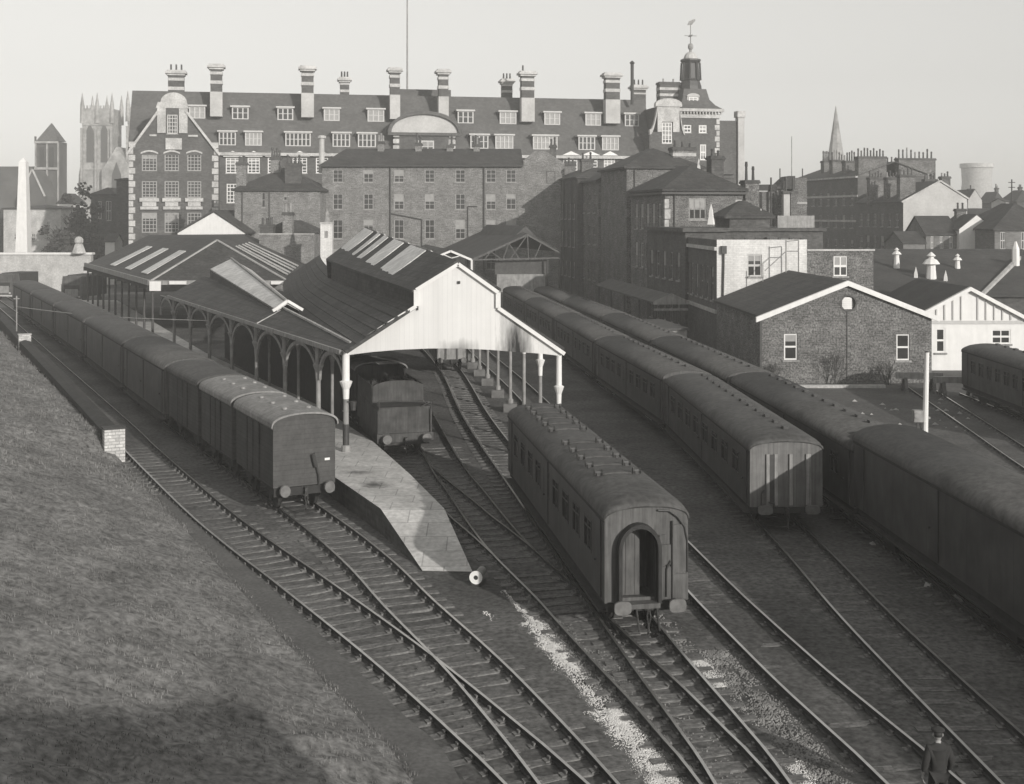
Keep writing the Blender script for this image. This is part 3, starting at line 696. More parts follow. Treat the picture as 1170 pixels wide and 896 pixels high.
def stack(root, x0, x1, y0, y1, z0, z1, m=None, pots=0, cap=.12, bands=(), potm=None, ph=.7, axis='x', capm=None, label=None):
    q = MB(); q.box(x0,x1,y0,y1,z0,z1); o = q.build('chimney', m or m_brick, root)
    if label: o['label'] = label
    q = MB(); q.box(x0-cap,x1+cap,y0-cap,y1+cap,z1-.32,z1-.08); q.box(x0-cap*.5,x1+cap*.5,y0-cap*.5,y1+cap*.5,z1-.08,z1+.06); q.build('chimney_cap', capm or m_brickS, o)
    for za, zb in bands:
        q = MB(); q.box(x0-.04,x1+.04,y0-.04,y1+.04,za,zb); q.build('band', m_stone, o)
    for i in range(pots):
        f = (i+.5)/pots; x, y = (x0+(x1-x0)*f, (y0+y1)/2) if axis == 'x' else ((x0+x1)/2, y0+(y1-y0)*f)
        h = ph*R.uniform(.75,1.5); q = MB(); q.lathe([(.17,0),(.13,h*.7),(.17,h*.8),(.13,h)],(x,y),8,z1+.05); q.build('chimney_pot', potm or R.choice([m_iron,m_brickS,m_brickS,m_grime]), o)
    return o
def pipe(root, path, r=.07, m=None, name='drainpipe'):
    q = MB(); q.tube(path, r, 6); return q.build(name, m or m_iron, root)
def leafless(root, mb, base, direc, length, r, depth, spread=.5, flat=None):
    end = base+direc*length; mb.cyl(base, end, r, r*.65, 5)
    if depth == 0: return
    for i in range(R.choice([2,3,3])):
        d = (direc+Vector((R.uniform(-1,1),R.uniform(-1,1),R.uniform(-.3,.8)))*spread)
        if flat is not None: d.y *= flat
        leafless(root, mb, base+direc*length*R.uniform(.55,1), d.normalized(), length*R.uniform(.6,.85), r*.6, depth-1, spread, flat)

# ---- brick gabled building on the right
Fb = Face(870.5, 84.7, 0); bw = Fb.x(1067); zE = Fb.z(362.5); zA = Fb.z(324)
t = Fb.thing('brick_building', 'gabled mottled brick building with white bargeboards and a round vent', 'building')
t.rotation_euler[2] = rad(2); d = 15.5
wf = [(Fb.x(896),Fb.x(911.5),Fb.z(411.5),Fb.z(381.5)),(Fb.x(1026),Fb.x(1041.5),Fb.z(412.5),Fb.z(382.5))]
q = MB(); vx, vz, vr = Fb.x(970.5), Fb.z(347), .5
q.wall((0,0,0),(1,0,0),(0,-1,0),bw,-.3,zE,wf,.2)
n = 14; A = [(vx+vr*math.cos(2*math.pi*i/n),0,vz+vr*math.sin(2*math.pi*i/n)) for i in range(n)]
# gable triangle with a round opening, cut in two halves
mx = bw/2
up = [A[i] for i in range(0,n//2+1)]; dn = [A[i] for i in range(n//2,n)]+[A[0]]
q.poly([(bw,0,zE),(mx,0,zA)]+[(0,0,zE)]+[(vx-vr-.0,0,vz)]+list(reversed(up))[1:]); q.poly([(0,0,zE),(bw,0,zE)]+[A[0]]+list(reversed(dn))[1:])
q.wall((0,0,0),(0,1,0),(-1,0,0),d,-.3,zE); q.wall((bw,0,0),(0,1,0),(1,0,0),d,-.3,zE); q.wall((0,d,0),(1,0,0),(0,1,0),bw,-.3,zE); q.poly([(0,d,zE),(bw,d,zE),(mx,d,zA)])
q.build('wall', m_brick, t, fix=False)
gable_roof(t, 0, bw, .0, d, zE+.05, zA-zE, m_slate, 'y', .16, .25)
q = MB(); sl_ = (zA-zE)/mx
for sg in (-1,1):
    q.loft([[(mx+sg*xx,y,zA+.2-abs(xx)*sl_-dz) for y, dz in ((-.3,0),(-.0,0),(-.0,.36),(-.3,.36))] for xx in (0, mx+.45)])
q.build('bargeboard', m_white, t)
q = MB(); q.box(-.16,-.02,-.08,-.02,0,zE-.1); q.build('drainpipe', m_iron, t)
q = MB(); q.loft([[(vx+(vr+k)*math.cos(2*math.pi*i/n), y_, vz+(vr+k)*math.sin(2*math.pi*i/n)) for i in range(n)] for k, y_ in ((0,.1),(0,-.03),(.12,-.03),(.12,.0))], caps=False); vt = q.build('vent', m_brickD, t)
q = MB(); q.box(vx-.5,vx+.5,.15,.17,vz-.5,vz+.5); q.build('vent_back', m_brickD, vt)
q = MB(); q.box(vx-.42,vx+.26,.1,.14,vz-.42,vz+.42)
for i in range(6): q.box(vx-.42,vx+.26,.05,.1,vz-.4+i*.13,vz-.33+i*.13)
q.build('louvre', m_white, vt)
for a,b_,c_,e in wf: window(t,a,b_,c_,e,0,'x',1,2,m_white,.1,.07,.14)
q = MB(); q.box(bw*.5-.04,bw*.5+.04,-.05,-.005,.2,vz-.6); q.build('lightning_strip', m_brickD, t)
gable_side = t
# bare wall shrubs, kerb and bench at its foot
for i, (px, hgt, lb) in enumerate(((884,1.7,'thin bare shrub climbing the brick wall under its first window'),(953,2.6,'tall bare shrub climbing the middle of the brick wall'),(1015,1.9,'bare shrub in the shade before the second window of the brick wall'))):
    q = MB(); p = Vector((0,0,-.1))
    for k in range(5): leafless(None, q, p+Vector((R.uniform(-.2,.2),0,0)), Vector((R.uniform(-.45,.45),0,1)).normalized(), hgt*.36, .03, 4, .55, .15)
    o = q.build('bare_shrub', m_bark); o.location = (PX(px,84.3), 84.25, .1); tag(o, lb, 'shrub', 'bare shrubs on the brick wall')
q = MB(); q.box(PX(896,83),PX(1010,83),82.6,83.0,0,.28); tag(q.build('kerb', m_conc), 'pale concrete kerb before the brick wall', None, kind='structure')
def buffer_stop(px, py, lb):
    x, y = G(px,py); t = thing('buffer_stop', lb, 'buffer stop', (x,y,.08), rad(-4), 'buffer stops of the yard sidings')
    q = MB(); q.box(-1.5,1.5,-.2,.1,.9,1.3); q.build('beam', m_grime, t)
    for sx in (-.9,.9):
        q = MB(); q.bar((sx,-.5,-.1),(sx,-.05,1.1),.2); q.bar((sx,.9,-.1),(sx,.02,1.1),.2); q.build('post', m_sleeper, t)
buffer_stop(1050,449.5,'timber buffer stop with a pale beam before the brick wall'); buffer_stop(1094,455,'timber buffer stop at the end of the old coach siding')

# ---- white gabled building and low roofs behind it
Fw = Face(1030, 92, 0); ww = Fw.x(1185); zE = Fw.z(371); zA = Fw.z(330)
t = Fw.thing('white_building', 'low white building with a boarded gable, behind the old coach', 'building'); d = 12; mx = ww/2
wf = [(Fw.x(1069),Fw.x(1080),Fw.z(403),Fw.z(375)),(Fw.x(1133),Fw.x(1154.5),Fw.z(393),Fw.z(376.5))]
q = MB(); q.wall((0,0,0),(1,0,0),(0,-1,0),ww,-.3,zE,wf,.16); q.poly([(0,0,zE),(ww,0,zE),(mx,0,zA)])
q.wall((0,0,0),(0,1,0),(-1,0,0),d,-.3,zE); q.wall((ww,0,0),(0,1,0),(1,0,0),d,-.3,zE); q.wall((0,d,0),(1,0,0),(0,1,0),ww,-.3,zE); q.poly([(0,d,zE),(ww,d,zE),(mx,d,zA)]); q.build('wall', m_white, t)
gable_roof(t, 0, ww, -.0, d, zE+.04, zA-zE, m_felt, 'y', .12, .3)
q = MB(); s2 = (zA-zE)/mx
for sg in (-1,1): q.loft([[(mx+sg*xx,y,zA+.16-abs(xx)*s2-dz) for y, dz in ((-.35,0),(0,0),(0,.3),(-.35,.3))] for xx in (0,mx+.4)])
q.build('bargeboard', m_white, t)
q = MB()
for i in range(-6,7):
    if i: xx = mx+i*.62; q.box(xx-.05,xx+.05,-.08,-.003,zE+.35,zA-abs(i*.62)*s2-.2)
q.box(.3,ww-.3,-.06,-.003,zE+.05,zE+.3)
q.build('batten', m_trim, t)
window(t,*wf[0][:2],wf[0][2],wf[0][3],0,'x',1,2,m_white,.12,.08,.1); window(t,*wf[1],0,'x',2,2,m_white,.1,.08,.1)

Fs = Face(1003, 106, 0)
t = Fs.thing('long_shed', 'long low shed with a wide dark felt roof behind the white gable', 'shed'); w_ = 32; d = 22; zE = Fs.z(338); rz_ = PZ(298,117)
box_walls(t, w_, d, zE, m_brickS); gable_roof(t, -.2, w_+.2, 0, d, zE, rz_-zE, m_felt, 'x', .14, .4)
q = MB(); xr = Fs.x(1118); xe = Fs.x(1162,11)
for a in range(1): q.loft([[(xr+.0,-.4,zE-.1),(xr+.35,-.4,zE-.1),(xr+.35,-.4,zE+.25),(xr,-.4,zE+.25)],[(xe+.0,10.9,rz_+.1),(xe+.35,10.9,rz_+.1),(xe+.35,10.9,rz_+.45),(xe,10.9,rz_+.45)]])
q.build('coping', m_conc, t)
def cowl(px, py0, py1, Y, lb, kind, zr=None):
    x = PX(px,Y); z0 = PZ(py0,Y); h = PZ(py1,Y)-z0
    q = MB(); r = h*.16
    if kind == 0: q.lathe([(r*1.5,-.3),(r*1.35,0),(r*1.0,h*.25),(r*.8,h*.6),(r*.75,h*.62),(r*.05,h)],n=4)
    elif kind == 1: q.lathe([(r*1.1,-.3),(r*1.1,0),(r*.85,h*.45),(r*.8,h*.58),(r*1.7,h*.62),(r*1.1,h*.75),(r*.5,h*.8),(r*.5,h*.84),(r*.9,h*.88),(r*.1,h)],n=8)
    else: q.lathe([(r*.8,-.3),(r*.8,h*.0),(r*.75,h*.75),(r*.5,h*.86),(r*.2,h)],n=6)
    o = q.build('roof_ventilator', m_white); o.location = (x,Y,z0); o.rotation_euler[2] = rad(20)
    tag(o, lb, 'roof ventilator', 'white roof ventilators')
cowl(1024.5,303,283,114,'white capped roof vent nearest the brick flat-roofed block',1)
cowl(1046.5,323,305,111,'small pointed white roof vent left of the tall capped one',0)
cowl(1064,324,288,110.8,'tallest capped white roof vent, standing between two pointed ones',1)
cowl(1080.5,328,309,110,'small pointed white roof vent right of the tall capped one',0)
cowl(1094,309,290,114,'white capped roof vent before the white-ended cottage',1)
cowl(1160.5,311,276,115,'tall slim white shaft on the shed roof at the right edge',2)

# ---- whitewashed flat-roofed block behind the brick building
Fo = Face(819, 101, 3); ww = Fo.x(922); z_ = Fo.z(274)
t = Fo.thing('white_block', 'flat-roofed block with a whitewashed front and a bare brick wing', 'building'); d = 14
w1 = (Fo.x(854),Fo.x(870.5),Fo.z(316),Fo.z(291)); w2 = (Fo.x(952.5),Fo.x(968.5),Fo.z(316),Fo.z(293))
lw = [(1.2+i*2.1,2.2+i*2.1,4.6,7.4) for i in range(6)]
q = MB(); q.wall((0,0,0),(1,0,0),(0,-1,0),ww,-.3,z_,[w1],.2); q.wall((ww,0,0),(0,1,0),(1,0,0),d,-.3,z_)
q.build('wall', m_brickW, t)
q = MB(); q.wall((0,0,0),(0,1,0),(-1,0,0),d,-.3,z_-.01,lw,.2); q.wall((0,d,0),(1,0,0),(0,1,0),ww,-.3,z_-.01); q.poly([(0,0,z_-.5),(ww,0,z_-.5),(ww,d,z_-.5),(0,d,z_-.5)]); q.build('side_wall', m_brickD, t)
q = MB(); q.box(-.15,-.003,0,d,3.6,3.9); q.box(-.2,-.003,0,d,z_-.9,z_-.6); q.build('string_course', m_stone, t)
q = MB()
for i in range(8): xx = .6+i*(ww-1)/7; q.box(xx-.12,xx+.12,-.0,.3,z_,z_+.16)
q.build('parapet_stud', m_iron, t)
window(t,*w1,0,'x',2,2,m_trim,.1,.1,.14)
for a,b_,c_,e in lw: window(t,a,b_,c_,e,0,'y',2,2,m_grime,.1,.06,.14)
pipe(t,[(Fo.x(826.5),-.1,Fo.z(282)),(Fo.x(826.5),-.1,Fo.z(300)),(Fo.x(824),-.1,0)],.09)
q = MB(); q.box(Fo.x(823.5),Fo.x(829.5),-.3,-.02,Fo.z(290),Fo.z(281)); q.build('hopper', m_iron, t)
z2 = Fo.z(287); x2 = Fo.x(998)
q = MB(); q.wall((ww,0.02,0),(1,0,0),(0,-1,0),x2-ww,-.3,z2,[(w2[0]-ww,w2[1]-ww,w2[2],w2[3])],.2); q.wall((x2,.02,0),(0,1,0),(1,0,0),8,-.3,z2); q.poly([(ww,0.02,z2-.3),(x2,.02,z2-.3),(x2,8,z2-.3),(ww,8,z2-.3)]); q.build('wing_wall', m_brick, t)
q = MB(); q.box(ww+.02,x2+.1,-.08,.3,z2,z2+.14); q.build('coping', m_stone, t); window(t,*w2,.02,'x',2,2,m_white,.1,.1,.14)
q = MB(); xa, xb = Fo.x(892), Fo.x(906); zz = Fo.z(306)
for x in (xa,xb): q.cyl((x,-1.6,zz-2),(x,-1.6,zz+2.3),.05)
q.tube([(xa,-1.6,zz+2.2),(xb,-1.6,zz+2.3)],.04); q.tube([(Fo.x(868),-1.6,zz-.2),(xa,-1.6,zz+1.4),(xb,-1.6,zz+1.4)],.04); q.tube([(Fo.x(866),-1.6,zz-1.4),(Fo.x(866),-1.6,zz+.3)],.04); q.build('handrail', m_grime, t)

# ---- dark hotel range behind the right-hand trains
def left_windows(root, ys, zs, wd, hh, nx=2, m=None):
    return [(y,y+wd,z,z+hh) for y in ys for z in zs]
Fm = Face(783, 113, 10); t = Fm.thing('service_block', 'low sooty service block with a ledge, under the hipped brick house', 'building')
w_, d, z_ = 13.5, 12.5, Fm.z(262)
lw = left_windows(t, [1.6+2.2*i for i in range(5)], [1.5,5.6], .9, 2.6)
box_walls(t, w_, d, z_, m_brickS, left=lw); 
for a,b_,c_,e in lw: window(t,a,b_,c_,e,0,'y',2,2,m_grime,.1,.07,.14)
q = MB(); q.box(-.35,4,-.35,d,z_-.25,z_+.12); q.box(4.02,w_+.2,-.3,d,z_-.2,z_+.1); q.build('ledge', m_brickS, t)
q = MB(); q.box(5,9,2,6,z_+.1,z_+1.2); q.build('roof_room', m_brickS, t); hip_roof(t,4.6,4,z_+1.2,1.5,m_slate,.3,x0=4.7,y0=2)
q = MB(); q.box(9.6,w_-.2,1.5,1.7,z_+.1,z_+1.25); q.build('parapet', m_grime, t)
cowl(812.5,253,233,114.5,'white pointed roof vent beside the hipped house window',0); cowl(869.5,252,238,117,'white pointed roof vent right of the hipped house chimney',0); cowl(798.5,191,181,131,'white pointed roof vent on top of the hipped house',0)

Fm = Face(760, 125.5, 10); t = Fm.thing('hipped_house', 'brick house with a hipped slate roof and quoined sunlit front', 'house')
w_, d, z_ = Fm.x(849), 13, Fm.z(217); wf = [(Fm.x(787),Fm.x(807),Fm.z(251),Fm.z(226)),(Fm.x(840.5),Fm.x(848.3),Fm.z(241),Fm.z(228))]
lw = left_windows(t, [1.4,3.6,5.8,8,10.2], [6.0,10.2], 1.0, 2.7)
box_walls(t, w_, d, z_, m_brick, front=wf, left=lw); hip_roof(t, w_, d, z_+.1, 2.6, m_slate, .45)
window(t,*wf[0],0,'x',3,2,m_grime,.14,.12,.14); window(t,*wf[1],0,'x',2,3,m_trim,.1,.07,.14)
for a,b_,c_,e in lw: window(t,a,b_,c_,e,0,'y',2,2,m_trim,.1,.07,.14)
q = MB(); q.box(-.5,w_+.3,-.5,d+.3,z_-.45,z_-.23); q.build('cornice', m_stoneK, t)
q = MB()
for i in range(9): q.box(-.06,.55 if i%2 else .38,-.06,.3,4+i*1.05,4.95+i*1.05)
q.build('quoin', m_stone, t)
pipe(t,[(.95,-.08,z_-.5),(.95,-.08,1)],.08)
stack(t, Fm.x(851), Fm.x(866.5), -.2, 1.3, 0, Fm.z(206), m_brick, 2, potm=m_iron, ph=1.4)
Y9 = 9; stack(t, Fm.x(813,3), Fm.x(827,3), 3, 4.6, z_-1, Fm.z(178,y=3), m_brickS, 2, potm=m_iron)

Fm = Face(716, 140, 10); t = Fm.thing('tall_house', 'tall brick house with a dark hipped roof, behind the quoined house', 'house')
w_, d, z_ = 9, 12, Fm.z(191); box_walls(t, w_, d, z_, m_brick); hip_roof(t, w_, d, z_+.05, 2.4, m_slate, .4)
stack(t, Fm.x(769,2), Fm.x(795,2), 2, 3.6, z_-3, Fm.z(168,y=2), m_brick, 3, bands=[(Fm.z(178,y=2),Fm.z(174,y=2))])
pipe(t,[(.9,-.08,z_-.3),(.9,-.08,1)],.07)
Fm = Face(684, 152, 10); t = Fm.thing('lean_roof_house', 'narrow brick house with a steep one-sided roof, third along the dark range', 'house')
w_, d, z_ = 6, 12, Fm.z(207); lw = left_windows(t, [1.6,4.4,7.2,9.8], [3.5,8,12], 1.0, 2.4)
box_walls(t, w_, d, z_, m_brick, left=lw)
for a,b_,c_,e in lw: window(t,a,b_,c_,e,0,'y',2,2,m_grime,.1,.07,.14)
q = MB(); q.prism([(-.4,z_-.1),(w_,z_+2.9),(w_,z_+3.15),(-.4,z_+.15)],'y',-.35,d); q.prism([(0,z_),(w_,z_),(w_,z_+2.85)],'y',0,d-.1); q.build('roof', m_slate, t)
Fm = Face(643, 170, 10); t = Fm.thing('end_range', 'dark long range with drainpipes between the lean-roofed house and the flat brick block', 'building')
w_, d, z_ = 7, 16, Fm.z(205); 
Fm2 = Face(660, 159.5, 10)
lw = left_windows(t, [1.5,4,6.5,9,11.5,14], [3.5,7.5,11.2], .9, 2.0)
t.location = (Fm2.O[0], Fm2.O[1]+.5, 0)
box_walls(t, w_, 22, z_, m_brickS, left=lw); hip_roof(t, w_, 22, z_+.05, 1.4, m_slate, .3)
for a,b_,c_,e in lw: window(t,a,b_,c_,e,0,'y',2,2,m_grime,.1,.07,.14)
for y in (2.9,7.8,12.8): pipe(t,[(-.1,y,z_-.3),(-.1,y,.5)],.08)
stack(t, 2, 3.6, 6, 7, z_-1, z_+2.6, m_brick, 3); stack(t, 1.5, 3.2, 15, 16, z_-1, z_+2.4, m_brick, 3)
# canopy and hut at its foot
t = thing('platform_canopy', 'small pitched platform canopy with a fascia below the dark service block', 'canopy', (PX(752,108),108,0), rad(7))
q = MB(); q.loft([[(-.4,0,4.05),(1.2,0,4.75),(2.7,0,4.1),(2.7,0,3.95),(1.2,0,4.6),(-.4,0,3.9)],[(-.4,27,4.05),(1.2,27,4.75),(2.7,27,4.1),(2.7,27,3.95),(1.2,27,4.6),(-.4,27,3.9)]]); q.build('roof', m_croof, t)
q = MB(); q.prism([(-.45,3.85),(-.45,4.1),(1.2,4.85),(2.75,4.15),(2.75,3.85)],'y',-.08,-.01); q.box(-.4,2.7,-.05,0,3.3,3.5); q.build('fascia', m_grime, t)
for y in (.2,6.5,13,19.5,26):
    q = MB(); q.cyl((-.2,y,-.1),(-.2,y,3.95),.09); q.build('post', m_iron, t)
t = thing('lineside_hut', 'small flat-roofed hut beside the trains, before the low platform canopy', 'hut', (11.5,95.5,0), rad(8))
q = MB(); q.box(0,2.2,0,8,-.2,2.75); q.build('wall', m_grime, t); q = MB(); q.box(-.15,2.35,-.15,8.15,2.75,2.92); q.build('roof', m_croof, t)
q = MB(); q.box(.6,1.4,-.04,-.002,0,2.0); q.build('door', m_iron, t)

# ---- red brick block in the middle
Fc = Face(368, 170, 0); t = Fc.thing('brick_block', 'long brick block with rows of sash windows behind the train shed', 'building')
w_ = Fc.x(645); d = 12; z_ = Fc.z(189); zp = Fc.z(186); xs = [386,421,456,491,526,561,584]; wn = []
for i, px in enumerate(xs):
    hw = 5.6
    for a, b_ in ((208.5,194),(239.5,221.5),(273,251)): wn.append((Fc.x(px-hw),Fc.x(px+hw),Fc.z(a),Fc.z(b_)))
    wn.append((Fc.x(px-hw),Fc.x(px+hw),Fc.z(308),Fc.z(284)))
bl = (Fc.x(624),Fc.x(634.5),Fc.z(210),Fc.z(195.5))
box_walls(t, w_, d, z_, m_brickP, front=wn)
for k, (a,b_,c_,e) in enumerate(wn): window(t,a,b_,c_,e,0,'x',2,3,m_sash if k%4 != 3 else m_grime,.1,.07,.14)
window(t,*bl,-.012,'x',1,1,m_brickD,.12,.05,.06,sill=True,name='blind_window')
q = MB(); xr = Fc.x(598); q.loft([[(-.4,-.4,z_),(xr,-.4,z_),(xr-.3,5.5,z_+2.6),(2.6,5.5,z_+2.6)],[(-.4,d,z_),(xr,d,z_),(xr-.3,6.5,z_+2.6),(2.6,6.5,z_+2.6)]]); q.build('roof', m_slate, t)
q = MB(); q.box(-.45,xr,-.55,-.3,z_-.2,z_-.02); q.build('gutter', m_iron, t)
q = MB(); q.prism([(xr+.02,z_),(w_,z_),(w_,z_+.3),(xr+3.2,z_+1.9),(xr+1.6,z_+2.0),(xr+.02,z_+.7)],'y',0.01,d); q.build('parapet', m_brickP, t)
for px in (446,553): pipe(t,[(Fc.x(px),-.1,z_-.3),(Fc.x(px),-.1,.5)],.12)
pipe(t,[(Fc.x(446),-.1,Fc.z(244)),(Fc.x(482),-.1,Fc.z(251)),(Fc.x(482),-.1,2)],.09); pipe(t,[(Fc.x(545),-.1,Fc.z(236)),(Fc.x(534.5),-.1,Fc.z(236)),(Fc.x(534.5),-.1,2)],.08)
for px, py, n, m in ((435,153,3,m_brickP),(478,155,2,m_brickP),(514,157,2,m_brickP),(544.5,156,4,m_brickP),(632,157,2,m_brickS)):
    Y0 = 4.5 if px != 632 else 1.2; hw = 3.6; stack(t, Fc.x(px-hw,Y0), Fc.x(px+hw,Y0), Y0, Y0+1, z_, Fc.z(py+9,y=Y0), m, n, ph=1.0)
q = MB(); q.cyl((Fc.x(367.5)-.3,2,z_-1),(Fc.x(367.5)-.3,2,Fc.z(158,y=2)),.42,.36,8); q.lathe([(.6,0),(.6,.3),(.3,.4)],(Fc.x(367.5)-.3,2),8,Fc.z(158,y=2)); q.build('flue', m_render, t)

# ---- small brick house left of it
Fl = Face(268, 165, 0); t = Fl.thing('small_brick_house', 'plain brick house with a hipped roof left of the long brick block', 'house')
w_ = Fl.x(366); z_ = Fl.z(217); box_walls(t, w_, 11, z_, m_brickP, front=[(Fl.x(299),Fl.x(303),Fl.z(237),Fl.z(220)),(Fl.x(324),Fl.x(328),Fl.z(229),Fl.z(221))])
window(t,Fl.x(299),Fl.x(303),Fl.z(237),Fl.z(220),0,'x',1,2,m_grime,.08,.05,.14); window(t,Fl.x(324),Fl.x(328),Fl.z(229),Fl.z(221),0,'x',1,2,m_grime,.08,.05,.14)
hip_roof(t, w_, 11, z_+.05, Fl.z(192,y=5)-z_, m_slate, .4)
stack(t, Fl.x(325.5,1.2), Fl.x(343.5,1.2), 1.2, 2.4, z_, Fl.z(187,y=1.2), m_brickS, 4, ph=.9); stack(t, Fl.x(270,.6), Fl.x(281,.6), .6, 1.7, z_, Fl.z(186,y=.6), m_brickP, 2); stack(t, Fl.x(309,4), Fl.x(320,4), 4, 5, z_+1, Fl.z(180,y=4), m_brickP, 4, ph=1)
for px in (277,308): pipe(t,[(Fl.x(px),-.08,z_-.3),(Fl.x(px),-.08,5)],.08)
Fl = Face(296, 150, 0); t = Fl.thing('back_yard_block', 'low brick outbuilding with a stub chimney before the hipped house', 'outbuilding')
w_ = Fl.x(359); z_ = Fl.z(268); box_walls(t, w_, 9, z_, m_brickP); q = MB(); q.prism([(-.2,z_+.1),(w_+.2,z_+.1),(w_+.2,z_+.25),(Fl.x(330),z_+1.7),(Fl.x(322),z_+1.7),(-.2,z_+.25)],'y',2,9); q.build('roof', m_slate, t)
q = MB(); q.box(0,w_,-.1,.3,z_,z_+.12); q.build('coping', m_stone, t)
stack(t, Fl.x(322.5), Fl.x(333.5), .2, 1.3, z_-1, Fl.z(243), m_brickP, 2, ph=.8); stack(t, Fl.x(296), Fl.x(311), .3, 1.6, z_-1, Fl.z(257), m_brickS, 3, ph=.7)
t = thing('white_chimney', 'tall whitewashed chimney stack with one pot beside the train shed roof', 'chimney', (PX(373.5,142),142,0))
q = MB(); q.box(-.68,.68,-.5,.5,-.2,PZ(256,142)); q.build('stack', m_brickW, t); q = MB(); q.box(-.75,.75,-.57,.57,PZ(256,142),PZ(254,142)); q.build('cap', m_stone, t)
q = MB(); q.lathe([(.38,0),(.28,.55),(.22,.6),(.24,1.0),(.08,1.5)],(0,0),10,PZ(254,142)); q.build('chimney_pot', m_grime, t); q = MB(); q.box(-.2,.2,-.52,-.49,PZ(272,142),PZ(264,142)); q.build('vent', m_grime, t)

# ---- the big headquarters with its mansard and banded chimneys
Fh = Face(146, 193, 11); t = Fh.thing('headquarters_building', 'huge long office building with a mansard roof, banded chimneys and a corner tower', 'building')
X = Fh.x; Z = lambda py, px, y=0: Fh.z(py, px, y)
xL, xR = X(150), X(745); zW = Z(176,450); zT = 31.9; yT = 6.0; D = 18
wn = []
for px0, px1 in ((258,274),(283,297),(306,317),(334,351),(361,375),(644,660),(666,683),(690,703)): wn.append((X(px0),X(px1),Z(198,px0),Z(180,px0)))
for px0 in (259,284,309,650,672,694): wn.append((X(px0),X(px0+12),Z(232,px0),Z(210,px0)))
q = MB(); q.wall((xL,0,0),(1,0,0),(0,-1,0),xR-xL,-.3,zW,[(a-xL,b_-xL,c_,e) for a,b_,c_,e in wn],.3); q.wall((xL,0,0),(0,1,0),(-1,0,0),D,-.3,zW); q.wall((xR,0,0),(0,1,0),(1,0,0),D,-.3,zW); q.build('wall', m_brickD, t)
for a,b_,c_,e in wn: window(t,a,b_,c_,e,0,'x',3,5,m_white,.16,.12,.16)
for a,b_,c_,e in wn[:8]:
    q = MB(); m_ = (a+b_)/2; q.prism([(a-.4,e+.1),(b_+.4,e+.1),(b_+.4,e+.35),(m_,e+1.05),(a-.4,e+.35)],'y',-.45,-.0); q.build('pediment', m_white, t)
q = MB(); q.loft([[(xL-.5,-.5,zW),(xL-.5,yT,zT),(xL-.5,D-yT,zT),(xL-.5,D+.5,zW)],[(xR+.5,-.5,zW),(xR+.5,yT,zT),(xR+.5,D-yT,zT),(xR+.5,D+.5,zW)]]); q.build('roof', m_slateH, t)
q = MB(); q.box(xL-.6,xR+.6,-.7,-.0,zW-.5,zW-.02); q.build('cornice', m_stone, t)
def ysl(z): return -.5+(z-zW)/(zT-zW)*(yT+.5)
def dormer(px0, px1, py0, py1, n):
    y = 2.2 if py0 < 146 else .6
    for _ in range(3):
        zb = Fh.z(py1,px0,y); y = ysl(zb)-.05
    x0, x1, zt = X(px0,y), X(px1,y), Fh.z(py0,px0,y); yb = ysl(zt)+.4
    q = MB(); q.box(x0,x1,y+.12,yb,zb,zt-.1); dm = q.build('dormer', m_slateH, t)
    q = MB(); q.box(x0-.25,x1+.25,y-.25,yb+.3,zt-.1,zt+.16); q.build('dormer_roof', m_trim, dm)
    q = MB(); q.box(x0,x1,y,y+.1,zb,zb+.14); q.box(x0,x1,y,y+.1,zt-.24,zt-.105)
    for i in range(n+1): xx = x0+.09+(x1-x0-.18)*i/n; q.box(xx-.1,xx+.1,y+.004,y+.096,zb+.14,zt-.24)
    q.box(x0+.2,x1-.2,y+.02,y+.08,(zb+zt)/2-.05,(zb+zt)/2+.05); q.build('window', m_trim, dm)
    q = MB(); q.box(x0+.1,x1-.1,y+.09,y+.115,zb+.05,zt-.12); q.build('pane', R.choice([m_glass,m_glass,m_blind]), dm)
for a,b_ in ((216,234.5),(265,284),(317,335),(370,388),(420,439),(523,541),(571,590),(622,640),(669,687),(714,730)): 
    k = (a-200)*.018; dormer(a,b_,120.5+k,135+k,3)
for a,b_,n in ((250,269.5,4),(280,299,4),(326,355,6),(380,400,4),(409,429.5,4),(537.5,558,4),(566,586.5,4),(609,637,6),(661,680,4),(688,707,4)):
    k = (a-250)*.013; dormer(a,b_,150+k,166+k,n)
def big_stack(px, hw, pt, pb, y=1.6, front=True):
    x0, x1 = X(px-hw,y), X(px+hw,y); zt = Fh.z(pt,px,y); zb = Fh.z(pb,px,y); zm = zb+(zt-zb)*.47 if front else zb
    q = MB(); q.box(x0,x1,y,y+1.7,zb-(0 if front else 3),zm if front else zt-.2); o = q.build('chimney', m_render if front else m_brickS, t)
    if front:
        q = MB(); q.box(x0+.06,x1-.06,y+.06,y+1.64,zm,zt-.5); q.build('shaft', m_brickD, o)
    h = zt-zm
    for f in ((.28,.4),(.62,.72)):
        q = MB(); q.box(x0-.03,x1+.03,y-.03,y+1.73,zm+h*f[0],zm+h*f[1]); q.build('band', m_stone, o)
    q = MB(); q.box(x0-.2,x1+.2,y-.2,y+1.9,zt-.9,zt-.6); q.box(x0-.45,x1+.45,y-.45,y+2.15,zt-.6,zt-.25); q.box(x0-.2,x1+.2,y-.2,y+1.9,zt-.25,zt); q.build('chimney_cap', m_stone, o)
    if not front or px == 603.5:
        for k in range(3 if not front else 1): q = MB(); q.cyl((x0+(x1-x0)*(k+.5)/3,y+.8,zt-.1),(x0+(x1-x0)*(k+.5)/3,y+.8,zt+1.0),.16,.13,8); q.build('chimney_pot', m_iron, o)
for px, hw, a, b_ in ((247,7,73,133),(351.5,7.2,75,134),(451.5,5.8,77,136),(507,5.8,79,138),(603.5,7.5,81,139),(700.5,8.3,83,141)): big_stack(px,hw,a,b_)
